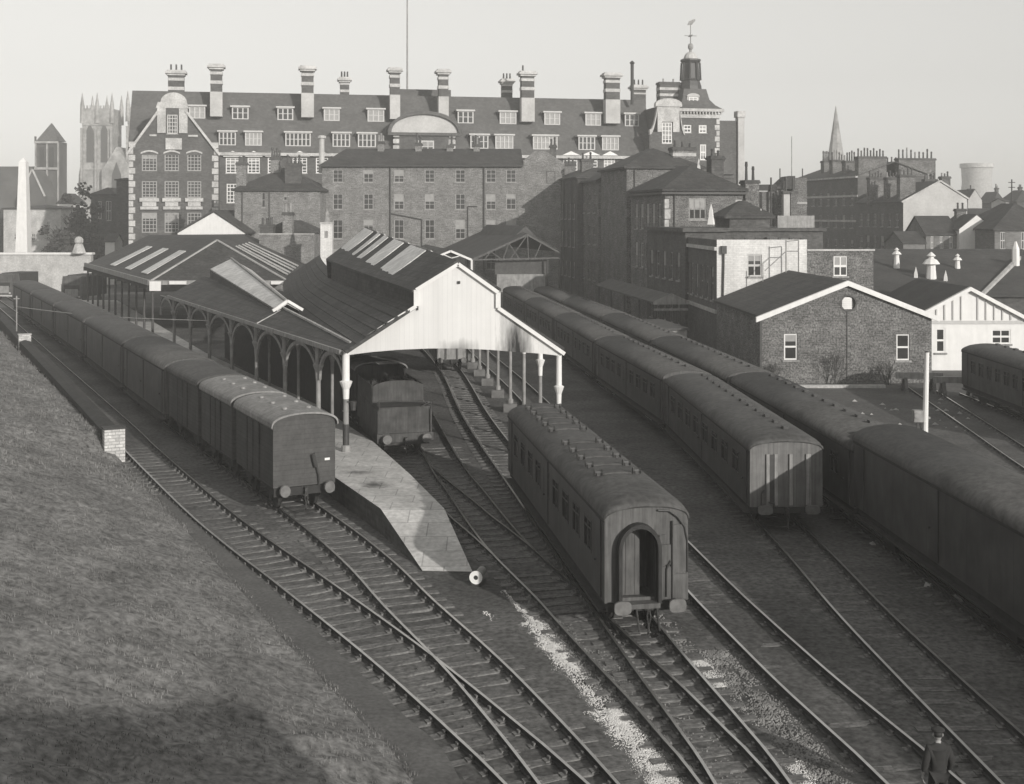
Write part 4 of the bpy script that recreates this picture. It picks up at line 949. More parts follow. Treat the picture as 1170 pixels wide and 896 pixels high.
for px, hw, a in ((201,9,80),(394,5,88),(580,5.5,90),(731,7,97)): big_stack(px,hw,a,112,7.5,False)
# segmental pediment in the middle
x0, x1 = X(446), X(523); xm = (x0+x1)/2; hw = (x1-x0)/2; zb = Z(152,484); zt = Z(131,484)
q = MB(); q.box(x0+.6,x1-.6,-.9,5,zW-1,zb); o = q.build('centre_block', m_brickD, t)
q = MB(); pts = [(xm-hw*math.cos(math.pi*i/20), zb+(zt-zb)*math.sin(math.pi*i/20)) for i in range(21)]; q.prism(pts,'y',-.9,5.5); q.build('pediment', m_render, o)
q = MB(); secs = []
for i in range(21):
    a = math.pi*i/20; r0 = 1.0; p = lambda k, y: (xm-(hw+k)*math.cos(a), y, zb+(zt-zb+k)*math.sin(a)); secs.append([p(.5,-1.4),p(.5,5.7),p(-.05,5.7),p(-.05,-1.4)])
q.loft(secs); q.build('pediment_rim', m_slateH, o); q = MB(); q.box(x0-.5,x1+.5,-1.3,-.2,zb-.5,zb-.02); q.build('cornice', m_slateH, o)
q = MB()
for s_ in (X(452),X(516)):
    for k in range(4): q.box(s_-.5,s_+.5,-.97,-.9,zW-.4+k*1.05,zW+.3+k*1.05)
q.build('quoin', m_stone, o); window(t,xm-1.5,xm+1.5,zW-.8,zW+2.2,-.95,'x',3,3,m_trim,.2,.14,.06)
q = MB(); q.box(X(455),X(523),8,12,zT-.5,zT+1.3); q.build('roof_house', m_slateH, t)
q = MB(); q.cyl((X(472),9,zT),(X(472),9,zT+24),.16,.08,8); q.build('flagpole', m_grime, t)
# left gabled wing
yG = -7; gx0, gx1 = X(147.5,yG), X(249,yG); gm = (gx0+gx1)/2; zs_ = Fh.z(177,200,yG); zn = Fh.z(126,197,yG); zt = Fh.z(104,197,yG)
nx0, nx1 = X(182,yG), X(212,yG); gl = []
for px0, px1 in ((162,179.5),(188,204.5),(214,230)):
    for a, b_ in ((195.5,176),(226,207),(266,243)): gl.append((X(px0,yG),X(px1,yG),Fh.z(a,px0,yG),Fh.z(b_,px0,yG)))
gl2 = (X(191,yG),X(203,yG),Fh.z(153,197,yG),Fh.z(131,197,yG))
q = MB(); q.wall((gx0,yG,0),(1,0,0),(0,-1,0),gx1-gx0,-.3,zs_,[(a-gx0,b_-gx0,c_,e) for a,b_,c_,e in gl],.25)
q.poly([(gx0,yG,zs_),(nx0,yG,zs_),(nx0,yG,zn)]); q.poly([(gx1,yG,zs_),(nx1,yG,zs_),(nx1,yG,zn)])
q.wall((nx0,yG,0),(1,0,0),(0,-1,0),nx1-nx0,zs_,zn,[(gl2[0]-nx0,gl2[1]-nx0,gl2[2],gl2[3])],.25)
q.wall((gx0,yG,0),(0,1,0),(-1,0,0),9,-.3,zs_); q.wall((gx1,yG,0),(0,1,0),(1,0,0),9,-.3,zs_)
q.build('gable_wing', m_brickD, t)
q = MB(); q.loft([[(gx0,yG+.2,zs_),(gx0,D,zs_)],[(nx0,yG+.2,zn-.2),(nx0,D,zn-.2)],[(nx1,yG+.2,zn-.2),(nx1,D,zn-.2)],[(gx1,yG+.2,zs_),(gx1,D,zs_)]], closed=False); q.build('wing_roof', m_slateH, t)
for a,b_,c_,e in gl:
    window(t,a,b_,c_,e,yG,'x',4,5,m_sash,.16,.1,.14,sill=False)
    if c_ > gl[2][3] and abs(c_-gl[1][2]) < 1: q = MB(); q.box(a-.3,b_+.3,yG-.45,yG,c_-.6,c_-.05); q.box(a+.1,b_-.1,yG-.3,yG,c_-1.3,c_-.62); q.box(a-.2,b_+.2,yG-.4,yG,c_-1.8,c_-1.35); q.build('carved_sill', m_stone, t)
    if c_ > gl[1][3]: q = MB(); q.loft([[(x_,y_,e+.0+.35*math.sin(math.pi*i/8)+dz) for y_, dz in ((yG-.1,.0),(yG-.0,.0),(yG-.0,.25),(yG-.1,.25))] for i, x_ in enumerate([a-.15+(b_-a+.3)*k/8 for k in range(9)])]); q.build('window_arch', m_stone, t)
window(t,*gl2,yG,'x',4,5,m_trim,.16,.1,.14)
q = MB(); q.bar((gx0-.3,yG,zs_),(nx0,yG,zn),.8,.35); q.bar((gx1+.3,yG,zs_),(nx1,yG,zn),.8,.35); q.box(gx0+3,nx0-.4,yG-.12,yG,Fh.z(156,197,yG),Fh.z(154,197,yG)); q.box(nx1+.4,gx1-3,yG-.12,yG,Fh.z(156,197,yG),Fh.z(154,197,yG)); q.build('coping', m_stone, t)
q = MB(); q.box(nx0-.3,gl2[0]-.2,yG-.25,yG+.5,zn-3.5,zn+.3); q.box(gl2[1]+.2,nx1+.3,yG-.25,yG+.5,zn-3.5,zn+.3)
pts = [(nx0-.5,zn+.3),(nx1+.5,zn+.3),(nx1+.2,zn+1.2)]+[(gm+(nx1-gm+.2)*math.cos(math.pi*i/10),zn+1.2+1.5*math.sin(math.pi*i/10)) for i in range(11)]+[(nx0-.2,zn+1.2)]; q.prism(pts,'y',yG-.3,yG+.6)
q.box(gm-1.2,gm+1.2,yG-.3,yG,Fh.z(171,197,yG),Fh.z(158,197,yG)); q.build('gable_ornament', m_stone, t)
q = MB()
for k in range(22):
    e = .9 if k%2 else .6
    q.box(gx0-.06,gx0+e,yG-.06,yG+.4,1+k*1.0,1.85+k*1.0); q.box(gx1-e,gx1+.06,yG-.06,yG+.4,1+k*1.0,1.85+k*1.0)
q.build('quoin', m_stone, t)
# right gable, tower and end wall
yR = -2.5; a0, a1 = X(742,yR), X(782,yR); b0, b1 = X(751,yR), X(776,yR); zp = Fh.z(122,763,yR); z0_ = Fh.z(151,763,yR); xm = (b0+b1)/2
gw = (X(756.5,yR),X(768,yR),Fh.z(164,763,yR),Fh.z(140,763,yR))
q = MB(); q.wall((a0,yR,0),(1,0,0),(0,-1,0),a1-a0,-.3,z0_,[(gw[0]-a0,gw[1]-a0,gw[2],z0_)],.25); q.wall((b0,yR,0),(1,0,0),(0,-1,0),b1-b0,z0_,zp,[(gw[0]-b0,gw[1]-b0,z0_,gw[3])],.25); q.box(a0,a1,yR+.4,8,-.3,z0_); q.box(b0,b1,yR+.4,8,z0_,zp); q.build('gable_wing', m_brickD, t)
q = MB(); q.prism([(b0-.4,zp),(b1+.4,zp)]+[(xm+(b1-xm+.4)*math.cos(math.pi*i/10),zp+.4+Fh.z(113,763,yR)*0+1.0*math.sin(math.pi*i/10)) for i in range(11)],'y',yR-.4,yR+.6)
for s_, e in ((-1,a0),(1,a1)):
    bb = b0 if s_ < 0 else b1; q.loft([[(e+(bb-e)*f,y_,z0_+(zp-z0_)*f**2.2+dz) for y_, dz in ((yR-.25,-.5),(yR+.5,-.5),(yR+.5,.35),(yR-.25,.35))] for f in (0,.25,.5,.75,.9,1)])
q.box(b0,gw[0]-.1,yR-.2,yR,z0_,zp); q.box(gw[1]+.1,b1,yR-.2,yR,z0_,zp); q.box(gw[0]-.1,gw[1]+.1,yR-.2,yR,gw[3]+.1,zp); q.build('gable_ornament', m_stone, t)
window(t,gw[0],gw[1],gw[2],gw[3],yR,'x',3,5,m_white,.16,.12,.14)
stack(t, X(754,5), X(777,5), 5, 7, zp-4, Fh.z(94,765,5), m_brickD, 2, bands=[(Fh.z(103,765,5),Fh.z(100,765,5)),(Fh.z(110,765,5),Fh.z(107,765,5))])
q = MB(); q.lathe([(.3,0),(.3,7),(.5,7.2),(.1,7.6)],(X(730),4),8,zT-1); q.build('flue', m_iron, t)
tx0, tx1 = X(776,1), X(821.5,1); tw = tx1-tx0; tc = (tx0+tx1)/2; zc = Fh.z(124.5,800,1)
tw_ = [(X(p,1)-tx0,X(p+9,1)-tx0,Fh.z(152,800,1),Fh.z(143,800,1)) for p in (781,798.5)]+[(X(800,1)-tx0,X(807,1)-tx0,Fh.z(183,800,1),Fh.z(165,800,1))]
q = MB(); q.wall((tx0,1,0),(1,0,0),(0,-1,0),tw,-.3,zc-1.6,tw_,.25); q.wall((tx0,1,0),(0,1,0),(-1,0,0),tw,-.3,zc-1.6); q.wall((tx1,1,0),(0,1,0),(1,0,0),tw,-.3,zc-1.6); q.wall((tx0,1+tw,0),(1,0,0),(0,1,0),tw,-.3,zc-1.6); tower = q.build('tower', m_brickD, t)
for a,b_,c_,e in tw_: window(t,tx0+a,tx0+b_,c_,e,1,'x',2,2,m_white,.2,.12,.14)
q = MB(); q.box(tx0-.2,tx1+.2,.8,1.2+tw,zc-1.6,zc-.9); q.box(tx0-.7,tx1+.7,.3,1.7+tw,zc-.5,zc)
for k in range(15): xx = tx0-.3+k*(tw+.6)/14; q.box(xx-.12,xx+.12,.45,.8,zc-.9,zc-.5)
for k in range(7): e = .8 if k%2 else .5; q.box(tx1-e,tx1+.08,.9,1.4,zc-2.6-k*1,zc-1.75-k*1)
q.build('tower_cornice', m_stone, tower)
lc = (X(789,1+tw/2), 1+tw/2); yc = lc[1]; Zt = lambda py: Fh.z(py,789,yc)
def sq(h, z, cx=lc[0]): return [(cx-h,yc-h,z),(cx+h,yc-h,z),(cx+h,yc+h,z),(cx-h,yc+h,z)]
cx0 = tc; q = MB(); hw = tw/2+.5
q.loft([sq(hw,zc,cx0),sq(hw*.78,zc+.7,cx0*.7+lc[0]*.3),sq(hw*.6,zc+1.7,cx0*.5+lc[0]*.5),sq(hw*.5,Zt(103),cx0*.3+lc[0]*.7)]); q.build('tower_roof', m_slateH, tower)
o8 = lambda r, z: [(lc[0]+r*math.cos(math.pi*(i+.5)/4),yc+r*math.sin(math.pi*(i+.5)/4),z) for i in range(8)]
q = MB(); q.loft([o8(1.95,Zt(103)),o8(1.9,Zt(99)),o8(1.6,Zt(93)),o8(1.75,Zt(92)),o8(1.55,Zt(90)),o8(1.4,Zt(73)),o8(1.8,Zt(70)),o8(1.75,Zt(68))]); lt = q.build('lantern', m_iron, tower)
q = MB()
for i in range(8):
    a = math.pi*(i+.5)/4; q.cyl((lc[0]+1.75*math.cos(a),yc+1.75*math.sin(a),Zt(92)),(lc[0]+1.6*math.cos(a),yc+1.6*math.sin(a),Zt(72)),.18,.16,6)
q.build('lantern_pier', m_iron, tower)
q = MB(); rd = 1.25; q.lathe([(rd*math.cos(math.pi/2*i/6)+.01,1.35*math.sin(math.pi/2*i/6)) for i in range(7)],lc,12,Zt(68)); q.build('dome', m_render, tower)
q = MB(); zb = Zt(59.5); q.cyl((lc[0],yc,zb-.2),(lc[0],yc,Zt(56)),.3,.2,8); q.sphere((lc[0],yc,Zt(53.5)),.5,10,8,1.25); q.cyl((lc[0],yc,Zt(52)),(lc[0],yc,Zt(24)),.1,.06,6); q.sphere((lc[0],yc,Zt(41)),.26,8,6); q.bar((lc[0]-1.1,yc,Zt(41)),(lc[0]+1.1,yc,Zt(41)),.1); q.bar((lc[0],yc-1.1,Zt(41)),(lc[0],yc+1.1,Zt(41)),.1)
q.prism([(lc[0]-.6,Zt(29)),(lc[0]+.2,Zt(28.5)),(lc[0]+.95,Zt(23)),(lc[0]+.7,Zt(21.5)),(lc[0]-.3,Zt(24.5))],'y',yc-.06,yc+.06); q.build('weathervane', m_grime, tower)
wy = yc-hw*.62; q = MB(); wx0, wx1 = X(786.5,wy), X(797.5,wy); wz0, wz1 = Fh.z(120,790,wy), Fh.z(110.5,790,wy); q.box(wx0-.2,wx1+.2,wy,yc,wz0,wz1); q.prism([((wx0+wx1)/2+(wx1-wx0+.6)/2*math.cos(math.pi*i/8),wz1+.6*math.sin(math.pi*i/8)) for i in range(9)],'y',wy-.15,yc); q.build('dormer', m_render, tower); window(t,wx0+.1,wx1-.1,wz0+.2,wz1-.05,wy-.08,'x',2,3,m_white,.15,.12,.06,sill=False)
q = MB(); q.box(tx1+.02,X(843.5,2),2,14,-.3,Fh.z(138,832,2)); q.build('end_wing', m_brickD, t)
q = MB(); q.box(X(843.5,1.5),X(850.5,1.5),1.5,2.9,-.3,Fh.z(134,846,1.5)); q.build('corner_pier', m_render, t); q = MB(); q.box(X(842.6,1.4),X(851.6,1.4),1.3,3.1,Fh.z(134,846,1.5),Fh.z(127,846,1.5)); q.build('pier_cap', m_stone, t)
q = MB(); q.box(X(822),X(843),1.7,1.9,Fh.z(203,832),Fh.z(199,832)); q.prism([(X(822),Fh.z(199,832)),(X(842),Fh.z(199,832)),(X(832),Fh.z(180,832))],'y',1.0,2.0); q.build('end_gable', m_slateH, t)

# ------------------------------------------------------------------ train shed with the white gable
ax = Path([(-2.5,56.6),(-5.2,66),(-8.0,76),(-10.8,87),(-13.2,99),(-15.4,111),(-17.5,124)])
t = thing('train_shed', 'big train shed with a white boarded gable, glazed lantern and iron columns', 'train shed', (-7.6,56.1,0)); OX, OY = -7.6, 56.1
def P3(x, y, z): return (x-OX, y-OY, z)
def gab(px, py, Y=56.4): return (PX(px,Y)-OX, PZ(py,Y))
out = [gab(392.5,401.5),gab(476,349.5),gab(476,331),gab(523.8,301.6),gab(569.3,334),gab(569.3,351.5),gab(645,404),gab(640,406.5)]
arcb = [gab(p,q_) for p, q_ in ((620,404),(590,402),(560,399.5),(525,398),(490,398),(455,399.5),(425,402),(398,405.5))]
q = MB(); q.prism(out+arcb,'y',.2,.32); q.build('gable', m_gable, t)
q = MB()
e1 = [out[0],out[1],out[2],out[3],out[4],out[5],out[6]]
for a, b_ in zip(e1[:-1], e1[1:]): q.bar((a[0],.14,a[1]),(b_[0],.14,b_[1]),.22,.16)
q.build('bargeboard', m_white, t)
q = MB(); q.box(gab(523,0)[0],gab(526,0)[0],.12,.2,gab(0,324)[1],gab(0,321)[1]); q.build('hook', m_iron, t)
# roof following the curve of the line
def shed_secs(prof, s0, s1, n):
    secs = []
    for i in range(n+1):
        s_ = s0+(s1-s0)*i/n; p = ax.at(s_); d_ = ax.dirn(s_); nr = Vector((d_.y,-d_.x)); k = i/n
        secs.append([P3(p.x+nr.x*x, p.y+nr.y*x, z+dz*k) for x, z, dz in prof])
    return secs
q = MB(); q.loft(shed_secs([(-5.1,5.5,.1),(-1.9,7.5,.3),(-1.9,7.62,.3),(-5.2,5.62,.1)],.15,64,26)); q.build('roof', m_slate, t, smooth=False)
def right_secs(s0, s1, n):
    secs = []
    for i in range(n+1):
        k = i/n; secs.append([(a[0]+(b_[0]-a[0])*k, a[1], a[2]) for a, b_ in ()])
    return secs
q = MB(); secs = []
for i in range(25):
    s_ = .15+i*60/24; p = ax.at(s_); xr = 2.35-.141*(p.y-57); xl = p.x+1.9; secs.append([P3(xl,p.y,7.5),P3(xr,p.y+.3,5.45),P3(xr+.1,p.y+.3,5.57),P3(xl,p.y,7.62)])
q.loft(secs); q.build('roof', m_slate, t)
LL = 27.5
def lant(prof, s0, s1, n=14):
    secs = []
    for i in range(n+1):
        s_ = s0+(s1-s0)*i/n; p = ax.at(s_); d_ = ax.dirn(s_); nr = Vector((d_.y,-d_.x)); k = s_/LL
        secs.append([P3(p.x+nr.x*(x+dx*k), p.y+nr.y*(x+dx*k), z+dz*k) for x, z, dx, dz in prof])
    return secs
for sg in (-1,1):
    q = MB(); q.loft(lant([(sg*1.9,7.4,sg*.5,.1),(sg*1.9,8.3,sg*.5,.5),(sg*1.82,8.3,sg*.5,.5),(sg*1.82,7.4,sg*.5,.1)],.15,LL)); q.build('lantern_wall', m_slate, t)
    q = MB(); q.loft(lant([(sg*2.12,8.2,sg*.6,.5),(0,9.55,0,1.2),(0,9.67,0,1.2),(sg*2.12,8.32,sg*.6,.5)],.15,LL)); q.build('lantern_roof', m_slate, t)
    for a, b_ in ((6.5,10.5),(12.5,15.5),(17.5,19),(20.5,21.6),(23.5,27.4)):
        q = MB(); q.loft(lant([(sg*2.0,8.33,sg*.55,.5),(sg*.12,9.63,0,1.2),(sg*.12,9.69,0,1.2),(sg*2.0,8.39,sg*.55,.5)],a,b_,4)); q.build('skylight', m_skyl, t)
p = ax.at(LL); d_ = ax.dirn(LL); nr = Vector((d_.y,-d_.x))
q = MB(); q.loft([[P3(p.x+nr.x*x+d_.x*y, p.y+nr.y*x+d_.y*y, z) for x, z in ((-2.6,7.5),(-2.7,8.8),(0,10.85),(2.7,8.8),(2.6,7.5))] for y in (0,.3)]); q.build('lantern_end', m_slate, t)
q = MB(); e_ = Vector((p.x,p.y)); q.poly([P3(*(e_+nr*.1),10.88),P3(*(e_+nr*2.9),8.9),P3(*(e_+nr*3.3+d_*9),8.0),P3(*(e_+d_*5),9.8)]); q.build('hip_end', m_paleT, t)
# courses of raised tiles down the west slope
for k in range(1,7):
    q = MB(); x0 = -1.9-3.2*k/7; z0 = 7.62-(2.0*k/7); dz = .3-.2*k/7; q.loft(shed_secs([(x0-.05,z0-.03,dz),(x0+.05,z0+.03,dz),(x0+.05,z0+.1,dz),(x0-.05,z0+.06,dz)],.15,63,24)); q.build('roof_course', m_slate, t)
m_plinth = mat('grimy stone plinth', .14, .9, .3, 2)
def column(root, x, y, z0, z1, ztop_white, base=False, name='column', r=.1):
    q = MB()
    if ztop_white is not None: q.lathe([(r*1.7,0),(r*1.7,.25),(r*1.1,.3),(r,.6),(r*.95,ztop_white-z0)],(x,y),12,z0)
    else: q.lathe([(r*1.7,0),(r*1.7,.25),(r*1.1,.3),(r,.6),(r*.95,z1-z0-1.7)],(x,y),12,z0)
    o = q.build(name, m_grime if ztop_white is None or ztop_white > 2 else m_iron, root, smooth=False)
    zc = z0+(ztop_white-z0 if ztop_white is not None else z1-z0-1.7)
    q = MB(); q.lathe([(r*1.05,0),(r*1.2,.45),(r*2.1,.72),(r*2.3,.8),(r*1.3,.86),(r*1.25,z1-zc)],(x,y),12,zc); q.build('capital', m_white if ztop_white is not None else m_grime, o)
    if base: q = MB(); q.box(x-.4,x+.4,y-.4,y+.4,-.2,z0+.02); q.build('plinth', m_plinth, o)
column(t, 0, 0, .95, 5.5, 3.35, r=.13)
q = MB(); q.cyl((0,0,.95),(0,0,2.2),.15,.15,12); q.build('column_foot', m_iron, t); q = MB(); q.cyl((.35,-.1,2.85),(.35,-.1,3.25),.1,.16,8); q.box(.05,.36,-.12,-.08,3.2,3.26); q.build('lamp', m_iron, t)
for i, Y in enumerate((57,62.3,67.8,73.2,78.9,84.4,89.2,93.7,99)):
    x = 2.18-.141*(Y-57); wtop = {0:3.0,1:3.6,2:4.1}.get(i)
    column(t, x-OX, Y-OY, .3 if i < 3 else .5, 5.42, wtop, base=True, r=.105)
q = MB()
for i, (a, b_) in enumerate(((57,62.3),(62.3,67.8),(67.8,73.2),(73.2,78.9),(78.9,84.4),(84.4,89.2),(89.2,93.7))): q.bar((2.18-.141*(a-57)-OX,a-OY,5.35),(2.18-.141*(b_-57)-OX,b_-OY,5.35),.18,.3)
q.build('eaves_beam', m_grime, t)
q = MB()
for s_ in range(8,58,8):
    p = ax.at(s_); d_ = ax.dirn(s_); nr = Vector((d_.y,-d_.x)); a = P3(p.x-nr.x*4.9,p.y-nr.y*4.9,5.5); b_ = P3(p.x+nr.x*4.6,p.y+nr.y*4.6,5.5); m_ = P3(p.x,p.y,7.6)
    q.bar(a,b_,.06); q.bar(a,m_,.1); q.bar(b_,m_,.1); q.bar(m_,((a[0]+b_[0])/2,(a[1]+b_[1])/2,5.5),.05)
q.build('roof_truss', m_iron, t)

# ------------------------------------------------------------------ arcade canopy along the platform
A0 = Vector((-7.6,56.1)); AD = Vector((-.4395,.898)); AN = Vector((AD.y,-AD.x))     # AN points away from the vans
t = thing('arcade_canopy', 'sloping platform canopy carried on arched ironwork beside the vans', 'canopy', (A0.x,A0.y,0))
def Q(s_, u, z): v = AD*s_+AN*u; return (v.x, v.y, z)
LS = [0,4.25,10.2,16.2,22.3,28.7,34.9,41.0]; LT = 47
US = [(.3,.35,5.7),(8,.85,6.0),(15,1.25,6.28),(28,1.9,6.6),(LT-5,2.5,6.9)]
def valley(s_):      # where the roof meets the shed's eaves
    P_ = A0+AD*s_; best = None
    for i in range(100):
        k = i*.6; p = ax.at(k); d_ = ax.dirn(k); e = p-Vector((d_.y,-d_.x))*5.2; v = e-A0
        if best is None or abs(v.dot(AD)-s_) < best[0]: best = (abs(v.dot(AD)-s_), v.dot(AN))
    return max(best[1],.4)
q = MB(); q.loft([[Q(s_,-.35,5.45),Q(s_,u_,z_),Q(s_,u_,z_+.12),Q(s_,-.35,5.57)] for s_, u_, z_ in US]); q.loft([[Q(s_,u_,z_),Q(s_,max(u_+.1,valley(s_)),5.6),Q(s_,max(u_+.1,valley(s_)),5.72),Q(s_,u_,z_+.12)] for s_, u_, z_ in US[1:]]); q.build('roof', m_slate, t)
q = MB(); q.bar(Q(-.1,-.3,5.5),Q(LT-5,-.3,5.5),.12,.22); q.build('gutter', m_grime, t)
q = MB()
for a, b_ in zip(US[:2],US[1:3]): q.bar(Q(a[0],a[1],a[2]+.17),Q(b_[0],b_[1],b_[2]+.17),.14,.1)
q.bar(Q(15,1.25,6.4),Q(15,-.3,5.62),.08,.06); q.build('hip_flashing', m_conc, t)
R0, R1 = (15,1.45,6.75), (40,4.1,8.4)
for sg, e0, e1 in ((-1,(15,.85,6.35),(40,2.5,7.65)),(1,(15,2.15,6.35),(40,5.7,7.5))):
    q = MB(); q.loft([[Q(*R0),Q(*e0),Q(e0[0],e0[1],e0[2]-.1),Q(R0[0],R0[1],R0[2]-.1)],[Q(*R1),Q(*e1),Q(e1[0],e1[1],e1[2]-.1),Q(R1[0],R1[1],R1[2]-.1)]]); q.build('skylight', m_skyl, t)
    q = MB(); q.loft([[Q(e0[0],e0[1],e0[2]-.02),Q(e0[0],e0[1],5.9)],[Q(e1[0],e1[1],e1[2]-.02),Q(e1[0],e1[1],6.2)]], closed=False); q.build('skylight_curb', m_slate, t)
q = MB(); q.bar(Q(14.95,.6,6.3),Q(14.95,1.45,6.85),.2,.16); q.bar(Q(14.95,2.35,6.3),Q(14.95,1.45,6.85),.2,.16); q.build('skylight_gable', m_white, t)
q = MB(); q.bar(Q(R0[0],R0[1],R0[2]+.05),Q(R1[0],R1[1],R1[2]+.05),.14,.1); q.build('ridge', m_grime, t)
for i, s_ in enumerate(LS):
    x, y, _ = Q(s_,0,0); column(t, x, y, .95, 5.35, None, r=.12) if i else None
    x, y, _ = Q(s_+.6,.9,0)
    if i in (1,2,3): column(t, x, y, .95, 5.7, None, name='inner_column', r=.08)
for a, b_ in zip(LS, LS[1:]+[46.8]):
    m_ = (a+b_)/2; r = (b_-a)/2-.3; q = MB(); secs = []; zs_ = 3.75
    hh = 5.15-zs_
    for i in range(17):
        an = math.pi*i/16; c_, s2 = math.cos(an), math.sin(an)
        secs.append([Q(m_-r*c_,-.06,zs_+hh*s2),Q(m_-r*c_,.06,zs_+hh*s2),Q(m_-(r+.2)*c_,.06,zs_+(hh+.18)*s2),Q(m_-(r+.2)*c_,-.06,zs_+(hh+.18)*s2)])
    q.loft(secs); ar = q.build('arch', m_grime, t)
    q = MB(); q.loft([[Q(m_-(r+.1)*math.cos(math.pi*i/16),y_,zs_+(hh+.1)*math.sin(math.pi*i/16)) for y_ in (-.025,.025)]+[Q(m_-(r+.1)*math.cos(math.pi*i/16),y_,5.34) for y_ in (.025,-.025)] for i in range(17)]); q.build('spandrel_plate', m_under, ar)
    q = MB(); q.bar(Q(a+.12,0,5.32),Q(b_-.12,0,5.32),.08,.08)
    for sg, e in ((1,a+.14),(-1,b_-.14)):
        for k in (.22,.5,.85): q.bar(Q(e+sg*k,0,5.3),Q(e+sg*(k*.55),0,4.7+.42*k),.05); q.bar(Q(e+sg*k*.2,0,5.28-.35*k),Q(e+sg*(k+.2),0,5.28),.04)
        q.tube([Q(e+sg*(.34+.2*math.cos(v*.785)),0,5.02+.2*math.sin(v*.785)) for v in range(9)],.03,5)
    q.build('spandrel', m_grime, ar)
q = MB(); q.loft([[Q(9,2.7,.0),Q(9,2.8,0),Q(9,2.8,5.55),Q(9,2.7,5.55)],[Q(20,4.0,.0),Q(20,4.1,0),Q(20,4.1,5.55),Q(20,4.0,5.55)],[Q(LT,5.2,0),Q(LT,5.3,0),Q(LT,5.3,5.55),Q(LT,5.2,5.55)]]); q.build('shade_screen', m_under, t)  # dark screen added to stand in for the shade inside the arcade

# ------------------------------------------------------------------ pavilion at the far end of the platform
t = thing('platform_pavilion', 'broad dark hipped pavilion roof with long skylight strips on thin posts', 'pavilion', (-33.5,113,0)); OX2, OY2 = -33.5, 113
def V(px, py, z):
    Y = F_*(H-z)/(py-HY) if abs(py-HY) > 2 else None; return (PX(px,Y)-OX2, Y-OY2, z)
ZE, ZR = 5.55, 9.1
NL = V(170,323,ZE); NR = V(331,323,ZE); FL = V(97,302.5,ZE); AP = (PX(248,119)-OX2,119-OY2,9.25); RL = (PX(171,152)-OX2,152-OY2,9.25); RR = (PX(281,158)-OX2,158-OY2,9.25); FR = V(356,299.5,ZE)
q = MB(); q.poly([NL,NR,AP]); q.poly([NL,AP,RL,FL]); q.poly([NR,FR,RR,AP]); q.poly([AP,RR,RL]); q.poly([FL,RL,RR,FR])
ro = q.build('roof', m_slate, t)
L3 = lambda a, b_, f: tuple(a[i]+(b_[i]-a[i])*f for i in range(3))
def strip(e0, e1, r0, r1, f0, f1, g0, g1, nm='skylight'):
    up = .06; P_ = lambda f, g_: (lambda a: (a[0],a[1],a[2]+up))(L3(L3(e0,e1,f), L3(r0,r1,f), g_))
    q = MB(); a = [P_(f0,g0),P_(f1,g0),P_(f1,g1),P_(f0,g1)]; q.loft([a,[(p[0],p[1],p[2]+.07) for p in a]]); q.build(nm, m_skyl, t)
for f in (.07,.3,.54): strip(NL,FL,AP,RL,f+.05,f+.13,.12,.68)
for f in (.12,.2,.32,.42,.54): strip(NR,FR,AP,RR,f,f+.04,.08,.8)
q = MB(); q.bar((NL[0],NL[1],NL[2]+.06),(AP[0],AP[1],AP[2]+.06),.22,.1); q.bar((NR[0],NR[1],NR[2]+.06),(AP[0],AP[1],AP[2]+.06),.22,.1); q.build('hip_flashing', m_conc, t)
q = MB(); q.bar(NL,FL,.2,.5); q.bar(NL,NR,.2,.4); q.build('fascia', m_grime, t)
q = MB(); a = L3(NL,NR,.01); b_ = L3(NL,NR,.09); q.box(a[0],b_[0],a[1]-.25,a[1]-.14,ZE-.75,ZE+.12); a = L3(NL,NR,.15); b_ = L3(NL,NR,.27); q.box(a[0],b_[0],a[1]-.25,a[1]-.14,ZE-.15,ZE+.15); a = L3(NL,NR,.87); b_ = L3(NL,NR,.99); q.box(a[0],b_[0],a[1]-.25,a[1]-.14,ZE-.15,ZE+.15); q.build('fascia_board', m_white, t)
for i in range(11):
    p = L3(NL,FL,i/10); q = MB(); q.cyl((p[0]+.3,p[1]+.2,0),(p[0]+.3,p[1]+.2,ZE-.2),.13,.11,8); q.box(p[0]-.2,p[0]+.7,p[1]+.05,p[1]+.35,ZE-.75,ZE-.25); q.build('post', m_iron, t)
q = MB(); a, b_ = PX(203,161)-OX2, PX(280,161)-OX2; m_ = PX(244,161)-OX2; zb = PZ(266.5,161); za = PZ(243,161); y_ = 161-OY2
q.prism([(a,zb-.4),(b_,zb-.4),(b_,zb),(m_,za),(a,zb)],'y',y_,y_+.3); q.build('roof_gable', m_white, t)
q = MB(); q.loft([[(a-.3,y_-.2,zb-.1),(m_,y_-.2,za+.1),(b_+.3,y_-.2,zb-.1),(b_+.3,y_-.2,zb+.12),(m_,y_-.2,za+.35),(a-.3,y_-.2,zb+.12)],[(a+1,y_+16,zb-.1),(m_+1.3,y_+16,za+.1),(b_+1.3,y_+16,zb-.1),(b_+1.3,y_+16,zb+.12),(m_+1.3,y_+16,za+.35),(a+1,y_+16,zb+.12)]]); q.build('gable_roof', m_slate, t)

